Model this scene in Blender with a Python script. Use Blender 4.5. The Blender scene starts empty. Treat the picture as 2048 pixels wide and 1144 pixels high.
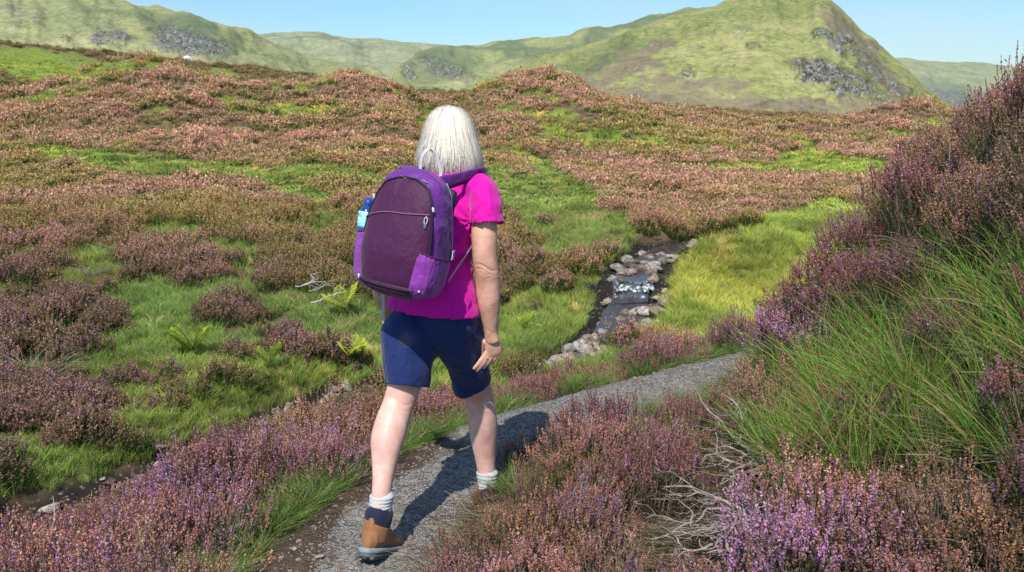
import bpy, math, random
import numpy as np
from mathutils import Vector, Matrix, Euler
R = math.radians
random.seed(7); RNG = np.random.default_rng(7)
scene = bpy.context.scene
COL = scene.collection
# ---------------------------------------------------------------- camera
F = 1991.0; CAMZ = 1.62; TH = math.atan((572-225)/F)
CT, ST = math.cos(TH), math.sin(TH)
cam_d = bpy.data.cameras.new("camera"); cam = bpy.data.objects.new("camera", cam_d); COL.objects.link(cam)
cam.location = (0, 0, CAMZ); cam.rotation_euler = (R(90)-TH, 0, 0)
cam_d.sensor_width = 36; cam_d.lens = 36*F/2048; cam_d.clip_start = .05; cam_d.clip_end = 20000
cam_d.dof.use_dof = True; cam_d.dof.focus_distance = 3.75; cam_d.dof.aperture_fstop = 13
scene.camera = cam

def at(u, v, y):
    """photo pixel (2048 wide) at forward distance y -> world point"""
    u, v, y = np.broadcast_arrays(np.asarray(u, float), np.asarray(v, float), np.asarray(y, float))
    cx = (u-1024)/F; cy = (572-v)/F
    dy = CT+cy*ST; dz = cy*CT-ST
    return np.stack([cx/dy*y, y+0*u, CAMZ+dz/dy*y], -1)
def atz(u, v, z):
    cx = (u-1024)/F; cy = (572-v)/F
    dy = CT+cy*ST; dz = cy*CT-ST
    y = (z-CAMZ)*dy/dz
    return at(u, v, y)
def proj(x, y, z):
    dz = z-CAMZ
    f = y*CT-dz*ST; up = y*ST+dz*CT
    return 1024+F*x/f, 572-F*up/f

# ---------------------------------------------------------------- noise
_T = np.random.default_rng(99).random((256, 256))
def vnoise(x, y, sd=0):
    x = np.asarray(x, float)+sd*17.31; y = np.asarray(y, float)+sd*9.77
    xi = np.floor(x).astype(int); yi = np.floor(y).astype(int)
    fx = x-xi; fy = y-yi
    fx = fx*fx*fx*(fx*(fx*6-15)+10); fy = fy*fy*fy*(fy*(fy*6-15)+10)
    a = _T[xi & 255, yi & 255]; b = _T[(xi+1) & 255, yi & 255]
    c = _T[xi & 255, (yi+1) & 255]; d = _T[(xi+1) & 255, (yi+1) & 255]
    return (a*(1-fx)+b*fx)*(1-fy)+(c*(1-fx)+d*fx)*fy
def fbm(x, y, oct=4, sd=0, gain=.5):
    s = 0; a = 1; t = 0
    for k in range(oct):
        s = s+a*(vnoise(x*2**k, y*2**k, sd+k*3)-.5); t += a; a *= gain
    return s/t*2
def sstep(a, b, x):
    t = np.clip((x-a)/(b-a), 0, 1); return t*t*(3-2*t)

# ---------------------------------------------------------------- object helpers
def tag(o, label=None, cat=None, group=None, kind=None):
    if label: o['label'] = label
    if cat: o['category'] = cat
    if group: o['group'] = group
    if kind: o['kind'] = kind
    return o
def npmesh(name, V, Fq, mats=None, attrs=None, smooth=False, midx=None):
    V = np.asarray(V, np.float32); Fq = np.asarray(Fq, np.int32)
    me = bpy.data.meshes.new(name); n = Fq.shape[1]
    me.vertices.add(len(V)); me.vertices.foreach_set('co', V.ravel())
    me.loops.add(Fq.size); me.loops.foreach_set('vertex_index', Fq.ravel())
    me.polygons.add(len(Fq))
    me.polygons.foreach_set('loop_start', np.arange(0, Fq.size, n, dtype=np.int32))
    if smooth: me.polygons.foreach_set('use_smooth', np.ones(len(Fq), bool))
    if midx is not None: me.polygons.foreach_set('material_index', np.asarray(midx, np.int32))
    me.update(calc_edges=True)
    for m in (mats or []): me.materials.append(m)
    for k, a in (attrs or {}).items():
        a = np.asarray(a, np.float32)
        if a.ndim == 2:
            if a.shape[1] == 3: a = np.concatenate([a, np.ones((len(a), 1), np.float32)], 1)
            at_ = me.attributes.new(k, 'FLOAT_COLOR', 'POINT'); at_.data.foreach_set('color', a.ravel())
        else:
            at_ = me.attributes.new(k, 'FLOAT', 'POINT'); at_.data.foreach_set('value', a)
    return me
def link(me, name, parent=None, loc=None):
    o = bpy.data.objects.new(name, me); COL.objects.link(o)
    if parent is not None: o.parent = parent
    if loc is not None: o.location = loc
    return o
def empty(name, loc, rz=0):
    o = bpy.data.objects.new(name, None); COL.objects.link(o); o.location = loc; o.rotation_euler = (0, 0, rz)
    o.empty_display_size = .1
    return o
def grid_faces(nr, nc):
    i = np.arange(nr*nc).reshape(nr, nc)
    return np.stack([i[:-1, :-1], i[:-1, 1:], i[1:, 1:], i[1:, :-1]], -1).reshape(-1, 4)

# ---------------------------------------------------------------- node helpers
class NT:
    def __init__(s, mat):
        mat.use_nodes = True; s.t = mat.node_tree; s.t.nodes.clear(); s.n = s.t.nodes; s.l = s.t.links
    def new(s, ty, **kw):
        n = s.n.new(ty)
        for k, v in kw.items():
            if k[0] == '_': n.inputs[k[1:].replace('_', ' ')].default_value = v
            else: setattr(n, k, v)
        return n
    def put(s, a, b): s.l.new(a, b)
    def setin(s, sock, v):
        if isinstance(v, bpy.types.NodeSocket): s.put(v, sock)
        else: sock.default_value = v
    def noise(s, scale, detail=4, rough=.55, vec=None, dist=0, w=None):
        n = s.new('ShaderNodeTexNoise'); n.inputs['Scale'].default_value = scale; n.inputs['Detail'].default_value = detail
        n.inputs['Roughness'].default_value = rough; n.inputs['Distortion'].default_value = dist
        if vec is not None: s.put(vec, n.inputs['Vector'])
        return n.outputs['Fac']
    def voro(s, scale, vec=None, feature='F1', out='Distance', rnd=1):
        n = s.new('ShaderNodeTexVoronoi', feature=feature); n.inputs['Scale'].default_value = scale; n.inputs['Randomness'].default_value = rnd
        if vec is not None: s.put(vec, n.inputs['Vector'])
        return n.outputs[out]
    def ramp(s, fac, stops, interp='LINEAR'):
        n = s.new('ShaderNodeValToRGB'); s.put(fac, n.inputs[0]); r = n.color_ramp; r.interpolation = interp
        while len(r.elements) > 1: r.elements.remove(r.elements[-1])
        for k, (p, c) in enumerate(stops):
            e = r.elements[0] if k == 0 else r.elements.new(p)
            e.position = p; e.color = (c, c, c, 1) if isinstance(c, (int, float)) else (*c, 1)
        return n.outputs[0]
    def mix(s, fac, a, b, mode='MIX'):
        n = s.new('ShaderNodeMix', data_type='RGBA', blend_type=mode)
        s.setin(n.inputs[0], fac)
        for sk, v in ((n.inputs[6], a), (n.inputs[7], b)):
            s.setin(sk, (*v, 1) if isinstance(v, tuple) and len(v) == 3 else v)
        return n.outputs[2]
    def math(s, op, a, b=0, clamp=False):
        n = s.new('ShaderNodeMath', operation=op, use_clamp=clamp); s.setin(n.inputs[0], a); s.setin(n.inputs[1], b); return n.outputs[0]
    def attr(s, name, ty='GEOMETRY', out='Fac'):
        n = s.new('ShaderNodeAttribute', attribute_name=name, attribute_type=ty); return n.outputs[out]
    def coord(s, out='Object'): return s.new('ShaderNodeTexCoord').outputs[out]
    def pos(s): return s.new('ShaderNodeNewGeometry').outputs['Position']
    def mapping(s, vec, scale=(1, 1, 1), rot=(0, 0, 0), loc=(0, 0, 0)):
        n = s.new('ShaderNodeMapping'); s.put(vec, n.inputs[0]); n.inputs[1].default_value = loc
        n.inputs[2].default_value = rot; n.inputs[3].default_value = scale; return n.outputs[0]
    def bump(s, h, strength=.5, dist=.01, normal=None):
        n = s.new('ShaderNodeBump'); s.put(h, n.inputs['Height']); n.inputs['Strength'].default_value = strength
        n.inputs['Distance'].default_value = dist
        if normal is not None: s.put(normal, n.inputs['Normal'])
        return n.outputs[0]
    def out(s, base, rough=.8, normal=None, metallic=0, spec=.3, sheen=0, trans=0, sss=0, coat=0):
        p = s.new('ShaderNodeBsdfPrincipled')
        s.setin(p.inputs['Base Color'], (*base, 1) if isinstance(base, tuple) else base)
        s.setin(p.inputs['Roughness'], rough); p.inputs['Metallic'].default_value = metallic
        p.inputs['Specular IOR Level'].default_value = spec
        if sheen: p.inputs['Sheen Weight'].default_value = sheen
        if coat: p.inputs['Coat Weight'].default_value = coat
        if sss:
            p.inputs['Subsurface Weight'].default_value = sss; p.inputs['Subsurface Radius'].default_value = (1, .3, .15)
            p.inputs['Subsurface Scale'].default_value = .012
        if normal is not None: s.put(normal, p.inputs['Normal'])
        o = s.new('ShaderNodeOutputMaterial'); sh = p.outputs[0]
        if trans:
            t = s.new('ShaderNodeBsdfTranslucent'); s.setin(t.inputs[0], (*base, 1) if isinstance(base, tuple) else base)
            m = s.new('ShaderNodeMixShader'); m.inputs[0].default_value = trans
            s.put(sh, m.inputs[1]); s.put(t.outputs[0], m.inputs[2]); sh = m.outputs[0]
        s.put(sh, o.inputs[0]); return p
def M(name): return bpy.data.materials.new(name)

# ---------------------------------------------------------------- light
SUN_DIR = Vector((-.27, -.96, 0)).normalized()*math.cos(R(50)); SUN_DIR.z = math.sin(R(50))  # towards the sun
w = bpy.data.worlds.new("World"); scene.world = w; w.use_nodes = True
nt = w.node_tree; nt.nodes.clear()
sky = nt.nodes.new('ShaderNodeTexSky'); sky.sky_type = 'NISHITA'; sky.sun_disc = False
sky.sun_elevation = R(50); sky.sun_rotation = math.atan2(SUN_DIR.x, SUN_DIR.y)
sky.air_density = 1.25; sky.dust_density = .3; sky.ozone_density = 3.0; sky.altitude = 300
bg = nt.nodes.new('ShaderNodeBackground'); bg.inputs[1].default_value = .124
wo = nt.nodes.new('ShaderNodeOutputWorld'); tn = nt.nodes.new('ShaderNodeMix'); tn.data_type = 'RGBA'; tn.blend_type = 'MULTIPLY'; tn.inputs[0].default_value = 1
tn.inputs[7].default_value = (.66, .90, 1.12, 1); nt.links.new(sky.outputs[0], tn.inputs[6]); 
tc = nt.nodes.new('ShaderNodeTexCoord'); mp_ = nt.nodes.new('ShaderNodeMapping'); mp_.inputs[3].default_value = (1, 1, 3.2); nt.links.new(tc.outputs['Generated'], mp_.inputs[0])
cn = nt.nodes.new('ShaderNodeTexNoise'); cn.inputs['Scale'].default_value = 3.1; cn.inputs['Detail'].default_value = 6; cn.inputs['Roughness'].default_value = .55; nt.links.new(mp_.outputs[0], cn.inputs[0])
cr = nt.nodes.new('ShaderNodeValToRGB'); cr.color_ramp.elements[0].position = .42; cr.color_ramp.elements[0].color = (0, 0, 0, 1); cr.color_ramp.elements[1].position = .74; cr.color_ramp.elements[1].color = (.5, .5, .5, 1); nt.links.new(cn.outputs['Fac'], cr.inputs[0])
cm = nt.nodes.new('ShaderNodeMix'); cm.data_type = 'RGBA'; nt.links.new(cr.outputs[0], cm.inputs[0]); nt.links.new(tn.outputs[2], cm.inputs[6]); cm.inputs[7].default_value = (5.6, 6.3, 7.0, 1); nt.links.new(cm.outputs[2], bg.inputs[0]); nt.links.new(bg.outputs[0], wo.inputs[0])
ld = bpy.data.lights.new("sun", 'SUN'); ld.energy = 5.0; ld.angle = R(.55); ld.color = (1, .95, .87)
sun = bpy.data.objects.new("sun", ld); COL.objects.link(sun)
sun.rotation_euler = (-SUN_DIR).to_track_quat('-Z', 'Y').to_euler()
scene.view_settings.view_transform = 'Standard'; scene.view_settings.look = 'None'; scene.view_settings.exposure = 0
scene.render.engine = 'CYCLES'
scene.cycles.max_bounces = 6; scene.cycles.diffuse_bounces = 3; scene.cycles.glossy_bounces = 3
scene.cycles.transmission_bounces = 4; scene.cycles.use_denoising = True

# ---------------------------------------------------------------- paint ellipses in photo pixels
def ell(U, V, lst, warp=.35, sd=1, soft=.45):
    wU = U+fbm(U/60, V/25, 3, sd)*60*warp; wV = V+fbm(U/60, V/25, 3, sd+5)*30*warp
    m = np.zeros_like(U)
    for (u, v, ru, rv, a, wt) in lst:
        ca, sa = math.cos(R(a)), math.sin(R(a)); du = wU-u; dv = wV-v
        p = (du*ca+dv*sa)/ru; q = (-du*sa+dv*ca)/rv
        m = np.maximum(m, wt*(1-sstep(1-soft, 1+soft, np.sqrt(p*p+q*q))))
    return m

# ---------------------------------------------------------------- ground height field
cp = []
def W(*pts): cp.extend(pts)
def PX(*pts):
    for u, v, y in pts: cp.append(tuple(at(u, v, y)))
W((-.8,1.2,0),(.5,1.2,.1),(-.75,2.4,0),(-.62,3.4,0),(-.42,4.2,0),(0,4.9,0),(.75,5.7,0),(1.45,6.3,.02),(2.4,6.9,.1))
W((-1.6,2.4,-.15),(-1.25,3.5,-.1),(-1.1,4.2,-.13),(-.85,5,-.2),(-.2,5.8,-.3),(.6,6.7,-.40),(1.5,7.3,-.32),(2.6,8.2,-.15))
W((-2.4,3,-.4),(-2.3,4.2,-.55),(-1.9,5.2,-.65),(-1,6.3,-.65),(0,7.5,-.9),(1,8.4,-.95),(2.2,9.5,-.6),(-3.2,4,-.9),(-4,3,-1.1))
W((.3,3.3,.02),(.5,4.2,.03),(1,5,.06),(.9,2.6,.1),(1,3.3,.12),(1.05,4.1,.13),(1.4,2.9,.28),(1.45,3.6,.42),(1.5,4.4,.45),(1.5,5.1,.36),(1.2,5.6,.05))
W((1.6,6.05,.2),(1.85,5.6,.62),(1.95,5,.98),(2.05,4.5,1.18),(2.2,4,1.42),(2.3,3.3,1.42),(2.3,2.4,1.25),(1.7,2.3,.55),(1.7,3.3,.72),(1.7,4.2,.8),
  (3,4,1.9),(3,5,1.6),(2.8,6,1.15),(3,3,1.9),(2.9,7,.85),(2.2,6.2,.6),(3.6,9,.4),(4.4,12,.1),(4.5,4,2.4),(4.5,6,2.0))
STREAM_PX = [(-250,1230,-1.85),(130,1050,-1.78),(300,970,-1.7),(520,870,-1.62),(740,772,-1.58),(900,768,-1.52),(1050,748,-1.47),(1180,708,-1.42),
             (1240,665,-1.38),(1245,625,-1.33),(1262,598,-1.3),(1262,572,-1.05),(1270,545,-1.0),(1295,515,-.95),(1345,488,-.9),(1440,470,-.7)]
STREAM = np.array([atz(u, v, z) for u, v, z in STREAM_PX])
cp.extend([tuple(p) for p in STREAM])
PX((-300,1050,7.6),(0,968,8.5),(200,935,9.0),(400,880,9.7),(600,820,10.6),(740,735,12.4),(900,728,12.6),(1050,705,13))
PX((-300,830,10),(0,790,10.8),(250,750,11.5),(500,700,12.6),(720,670,13.6),(900,660,14),(1050,660,14),(1130,675,13.6))
PX((-300,640,14),(0,620,14.5),(250,600,15),(500,570,16),(750,555,17),(1030,580,16.4),(1120,610,15.5))
PX((-300,480,20),(0,480,20),(300,460,21),(600,440,22),(900,445,22),(1080,480,20),(1180,505,18.5))
PX((-300,370,27),(0,370,28),(300,350,29),(600,355,29),(900,370,28),(1100,405,25.5),(1250,440,22.5),(1340,465,21))
PX((-300,260,42),(0,268,40),(300,292,35),(600,300,35),(850,310,35),(300,220,46),(300,124,60),(170,146,60),(450,158,62),(0,205,56),(-300,190,60),(560,172,60),(700,150,62),(800,170,62),(860,215,62),(0,182,66),
   (600,240,46),(800,250,45))
PX((300,190,78),(300,205,92),(0,192,85),(600,200,80),(850,225,80))
PX((920,260,52),(915,215,75),(1060,150,64),(985,168,63),(1150,164,64),(1210,200,66),(1290,222,68),(1060,235,50),(1060,310,37),(1250,290,42),(1250,350,33),(1060,185,85),(1180,215,85))
PX((1400,228,85),(1400,252,62),(1400,300,46),(1420,350,36),(1420,410,28))
PX((1600,250,72),(1600,290,52),(1620,328,40),(1600,395,29),(1830,200,88),(1700,240,88),(1960,228,88),(2150,240,88),(1560,246,90),(1830,250,65),(1740,335,38),(1950,300,45),(2150,300,45))
PX((1700,420,25),(1500,450,23),(1440,475,20.5),(1650,490,19),(1450,530,17.5),(1380,580,15.6),(1330,575,15.2),(1600,560,15.5),(1720,520,16),(1420,630,13),(1340,640,12.8),(1550,640,12.2),(1900,450,18),(2100,430,18),(2300,400,18),(1370,500,19.5))
PX((1830,235,120),(1500,240,120),(0,160,110),(150,166,110),(400,170,110),(700,190,110),(900,200,110),(0,112,160),(200,132,160),(400,150,155),(700,178,155),(930,192,155),
   (-300,70,220),(0,80,220),(100,90,220),(200,99,220),(375,118,220),(560,138,220),(700,160,220),(830,176,220),(950,184,220),(1300,208,220),(1400,218,160),(1700,236,160),(2100,236,160))
PX((-600,130,420),(0,130,420),(400,150,420),(800,190,420),(1400,222,420),(2100,232,420),(2600,232,420),(-600,60,220),(-700,260,45),(-700,500,20),(2700,250,88),(2700,330,30),(1060,200,130))
cp = np.array(cp)
CX = np.stack([cp[:, 0]/cp[:, 1]*2.2, np.log(cp[:, 1])], 1); CE = (cp[:, 2]-CAMZ)/cp[:, 1]
def _k(r2): return .5*r2*np.log(r2+1e-12)
def _fit():
    n = len(CX); d2 = ((CX[:, None]-CX[None])**2).sum(-1)
    A = np.zeros((n+3, n+3)); A[:n, :n] = _k(d2)+np.eye(n)*2e-4
    P = np.c_[np.ones(n), CX]; A[:n, n:] = P; A[n:, :n] = P.T
    return np.linalg.solve(A, np.r_[CE, 0, 0, 0])
WT = _fit()
def tps(s, l):
    sh = s.shape; q = np.stack([s.ravel()*2.2, l.ravel()], 1); o = np.empty(len(q))
    for a in range(0, len(q), 20000):
        b = q[a:a+20000]; d2 = ((b[:, None]-CX[None])**2).sum(-1)
        o[a:a+20000] = _k(d2)@WT[:-3]+WT[-3]+b@WT[-2:]
    return o.reshape(sh)
PATH = np.array([(-.95,.5),(-.8,2.2),(-.62,3.3),(-.46,4.0),(-.15,4.65),(.35,5.25),(.95,5.75),(1.5,6.2),(2.4,6.8),(3.5,7.4)])
def resamp(P, n=400):
    d = np.r_[0, np.cumsum(np.linalg.norm(np.diff(P[:, :2], axis=0), axis=1))]
    t = np.linspace(0, d[-1], n); Q = np.stack([np.interp(t, d, P[:, k]) for k in range(P.shape[1])], 1)
    for _ in range(60): Q[1:-1] = (Q[:-2]+2*Q[1:-1]+Q[2:])/4 if n > 0 else Q[1:-1]
    return Q
PATHR = resamp(PATH, 160); STR = resamp(STREAM, 300)
def dist_poly(x, y, Q, lim=3.0):
    """distance to sampled polyline and index of nearest sample"""
    x = np.asarray(x, float); sh = x.shape; x = x.ravel(); y = np.asarray(y, float).ravel()
    D = np.full(len(x), 99.); I = np.zeros(len(x), int)
    m = (x > Q[:, 0].min()-lim) & (x < Q[:, 0].max()+lim) & (y > Q[:, 1].min()-lim) & (y < Q[:, 1].max()+lim)
    idx = np.where(m)[0]
    for a in range(0, len(idx), 20000):
        k = idx[a:a+20000]
        d2 = (x[k][:, None]-Q[None, :, 0])**2+(y[k][:, None]-Q[None, :, 1])**2
        j = d2.argmin(1); D[k] = np.sqrt(d2[np.arange(len(k)), j]); I[k] = j
    return D.reshape(sh), I.reshape(sh)
def height_raw(x, y):
    x = np.asarray(x, float); y = np.asarray(y, float)
    z = CAMZ+tps(x/y, np.log(y))*y
    dp, _ = dist_poly(x, y, PATHR); pw = 1-sstep(.22, .55, dp)
    ds, si = dist_poly(x, y, STR)
    sw = 1-sstep(.35, 1.0, ds+fbm(x*1.3, y*1.3, 2, 8)*.25)
    amp = np.clip(y/40, .03, 1.3)*.17
    n = fbm(x*.35, y*.35, 4, 2)*amp*1.5+(fbm(x*.16, y*.16, 3, 12)-.1)*.75*sstep(26, 45, y)+fbm(x*1.7, y*1.7, 3, 4)*np.clip(y/30, .15, 1)*.16
    n *= sstep(2, 12, y)*.9+.1
    z = z+n*(1-pw)*(1-sw)
    z = z*(1-pw)+pw*(.0+fbm(x*2.5, y*2.5, 4, 3)*.025+.02*sstep(4, 7, y))
    zs = STR[si, 2]-.12+fbm(x*2.2, y*2.2, 3, 6)*.12
    z = z*(1-sw)+sw*zs
    z = z-.30*sstep(18, 60, y)-.5*sstep(80, 220, y)
    # undercut lip of the far bank: steepen just outside the stream
    lip = np.exp(-((ds-1.05)/.3)**2)*.16*sstep(6, 8, y)
    return z+lip, pw, sw
# sheet grid
NR, NC = 760, 620
lg = np.linspace(math.log(.8), math.log(430), NR); ss = np.linspace(-.98, .98, NC)
# denser rows between 3 and 25 m
LG, SS = np.meshgrid(lg, ss, indexing='ij')
GY = np.exp(LG); GX = SS*GY
GZ, GPW, GSW = height_raw(GX, GY)
def height(x, y):
    """bilinear look-up in the built sheet"""
    x = np.asarray(x, float); y = np.asarray(y, float)
    r = (np.log(y)-lg[0])/(lg[1]-lg[0]); c = (x/y-ss[0])/(ss[1]-ss[0])
    r = np.clip(r, 0, NR-1.001); c = np.clip(c, 0, NC-1.001); ri = r.astype(int); ci = c.astype(int); fr = r-ri; fc = c-ci
    return (GZ[ri, ci]*(1-fc)+GZ[ri, ci+1]*fc)*(1-fr)+(GZ[ri+1, ci]*(1-fc)+GZ[ri+1, ci+1]*fc)*fr
# cover: bright grass / brown turf; photo pixel patches (u, v, ru, rv, angle, weight)
GREEN = [(250,325,190,16,6,1),(500,350,240,14,2,.9),(60,130,110,26,8,1),(180,125,60,14,10,.8),(310,130,30,8,0,.9),(450,150,35,10,10,.9),(610,178,25,6,0,.8),(210,135,40,10,0,.7),
  (1580,520,270,75,-14,1),(1480,560,180,60,-10,1),(1640,440,90,30,-10,.9),(1680,330,110,16,8,1),(1590,330,60,10,20,.8),(1350,600,60,25,0,.8),(1400,620,150,60,-15,1),(1300,650,60,30,0,1),(1150,400,150,22,40,.9),(1080,440,90,50,45,.9),(1210,470,60,35,10,1),(1130,560,110,90,20,1),(1080,660,120,60,0,1),
  (340,660,190,90,10,1),(240,560,110,45,20,.9),(400,760,330,70,-8,1),(160,900,330,45,-14,1),(560,730,120,60,-10,.9),(640,640,130,40,15,.85),(600,390,60,18,10,.8),(660,450,60,16,20,.8),(640,470,40,14,0,.6),
  (900,700,120,70,0,.95),(700,790,120,30,-14,1),(520,620,60,22,30,.8),(740,660,60,50,0,.9),(340,265,18,8,0,.9),(600,340,30,10,0,.7),(1850,255,60,8,10,.7),(1520,470,90,12,0,.6),(860,250,30,20,60,.6),(1010,390,40,60,-30,.8)]
HEATH = [(90,820,140,70,10,1),(100,620,130,80,0,1),(330,520,160,40,8,.9),(560,560,60,28,0,.8),(560,640,0.1,0.1,0,0),(470,650,60,28,20,.85),(600,700,110,32,15,.9),(690,560,120,30,10,.9),(1080,540,60,20,30,.8),(1060,520,90,25,35,.7),(300,800,0.1,.1,0,0),
  (1180,530,35,30,0,.9),(1150,690,40,18,0,.8),(820,560,90,60,0,.6),(1000,560,50,25,20,.8),(30,700,60,60,0,.8)]
def _blur(A, r):
    k = np.hanning(2*r+1); k /= k.sum()
    for ax in (0, 1): A = np.apply_along_axis(lambda v: np.convolve(np.pad(v, r, mode='edge'), k, 'valid'), ax, A)
    return A
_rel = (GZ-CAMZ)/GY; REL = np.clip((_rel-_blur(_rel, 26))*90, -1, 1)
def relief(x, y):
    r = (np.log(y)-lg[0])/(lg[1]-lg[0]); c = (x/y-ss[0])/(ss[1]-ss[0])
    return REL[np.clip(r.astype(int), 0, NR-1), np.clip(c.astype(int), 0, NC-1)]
def cover(x, y, z):
    U, V = proj(x, y, z)
    g = ell(U, V, [(a, b, c_*1.15, d*1.25, e, w_) for a, b, c_, d, e, w_ in GREEN], .5, 1, .3); h = ell(U, V, HEATH, .9, 11, .55)
    n = fbm(x*.22, y*.22, 3, 31)+.6*fbm(x*.9, y*.9, 3, 33)
    base = np.clip(.08+.75*sstep(.18, .55, n), 0, 1)*(1-.75*sstep(35, 80, y))
    c = np.maximum(g, base); c = c*(1-h)
    return np.clip(c+(.35*n)*(c > .12)*(c < .9), 0, 1)
GC = cover(GX, GY, GZ)
# ---------------------------------------------------------------- ground material
def mat_ground():
    m = M("moor ground"); t = NT(m); p = t.pos()
    g = t.attr('grass'); pa = t.attr('path'); st = t.attr('bed')
    n1 = t.noise(1.2, 5, .65, p); n2 = t.noise(.18, 4, .6, p); n3 = t.noise(7, 4, .7, p); v = t.voro(2.2, p)
    heath = t.ramp(n1, [(.3, (.10,.062,.035)), (.45, (.17,.095,.06)), (.58, (.24,.14,.095)), (.72, (.19,.15,.05))])
    heath = t.mix(t.ramp(n2, [(.45, 0), (.65, .55)]), heath, (.28,.15,.12))
    heath = t.mix(t.ramp(v, [(.25, 0), (.6, .6)]), heath, (.06,.045,.025))
    grass = t.ramp(n1, [(.3, (.09,.15,.025)), (.5, (.20,.27,.04)), (.7, (.36,.38,.08))])
    grass = t.mix(t.ramp(n3, [(.4, 0), (.7, .4)]), grass, (.10,.13,.03))
    c = t.mix(g, heath, grass)
    # near ground under the plants is dark peat and litter
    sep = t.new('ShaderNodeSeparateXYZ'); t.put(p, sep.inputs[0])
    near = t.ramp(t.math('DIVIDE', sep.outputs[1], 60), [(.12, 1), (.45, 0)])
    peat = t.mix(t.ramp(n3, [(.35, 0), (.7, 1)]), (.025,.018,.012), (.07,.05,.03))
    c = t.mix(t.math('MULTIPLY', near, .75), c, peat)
    # path: crushed grey stone, brown earth at the edges
    vs = t.voro(105, p, out='Color'); vd = t.voro(105, p); vb = t.voro(34, p, out='Color')
    hsv = t.new('ShaderNodeSeparateColor'); t.put(vs, hsv.inputs[0])
    hs2 = t.new('ShaderNodeSeparateColor'); t.put(vb, hs2.inputs[0])
    stone = t.ramp(hsv.outputs[0], [(0, (.10,.09,.078)), (.5, (.235,.22,.195)), (1, (.46,.44,.40))])
    stone = t.mix(t.ramp(hs2.outputs[0], [(.75, 0), (.8, .6)]), stone, (.30,.29,.27))
    earth = t.ramp(t.noise(22, 5, .7, p), [(.3, (.06,.04,.025)), (.7, (.16,.11,.075))])
    e = t.math('ADD', t.math('MULTIPLY', t.noise(3.5, 5, .65, p), 1.2), t.math('MULTIPLY', pa, -.8)); e = t.math('ADD', e, t.math('MULTIPLY', t.attr('earth'), .55))
    stone = t.mix(t.ramp(e, [(-.0, 0), (.02, .0), (.22, 1)]) if False else t.ramp(t.math('ADD', e, .5), [(.38, 0), (.58, 1)]), stone, earth)
    c = t.mix(t.ramp(pa, [(.12, 0), (.4, 1)]), c, stone)
    bed = t.mix(t.ramp(t.voro(14, p), [(.12, 0), (.3, 1)]), t.ramp(t.voro(14, p, out='Color'), [(.1, (.08,.065,.05)), (.9, (.36,.31,.26))]), (.02,.017,.014))
    c = t.mix(t.ramp(st, [(.3, 0), (.7, 1)]), c, bed)
    hb = t.math('ADD', t.math('MULTIPLY', n1, .5), t.math('MULTIPLY', v, -.6))
    b1 = t.bump(hb, .9, .25)
    b2 = t.bump(t.math('MULTIPLY', vd, pa), .8, .02, b1)
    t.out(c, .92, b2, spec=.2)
    return m
_d, _i = dist_poly(GX, GY, PATHR); _i = np.minimum(_i, len(PATHR)-2); _t = PATHR[_i+1, :2]-PATHR[_i, :2]
_s = _t[..., 0]*(GY-PATHR[_i, 1])-_t[..., 1]*(GX-PATHR[_i, 0]); EARTH = sstep(.02, .26, _d*np.sign(_s)+.12*fbm(GX*3, GY*3, 3, 41))*(1-sstep(4.3, 5.2, GY))*(_d < 1)
MG = mat_ground()
gme = npmesh("ground", np.stack([GX, GY, GZ], -1).reshape(-1, 3), grid_faces(NR, NC)[:, ::1], [MG],
             {'grass': GC.ravel(), 'path': GPW.ravel(), 'bed': GSW.ravel(), 'earth': EARTH.ravel()}, smooth=True)
tag(link(gme, "ground"), "rolling moorland ground sheet under heather, turf and the path", kind='structure')

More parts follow.
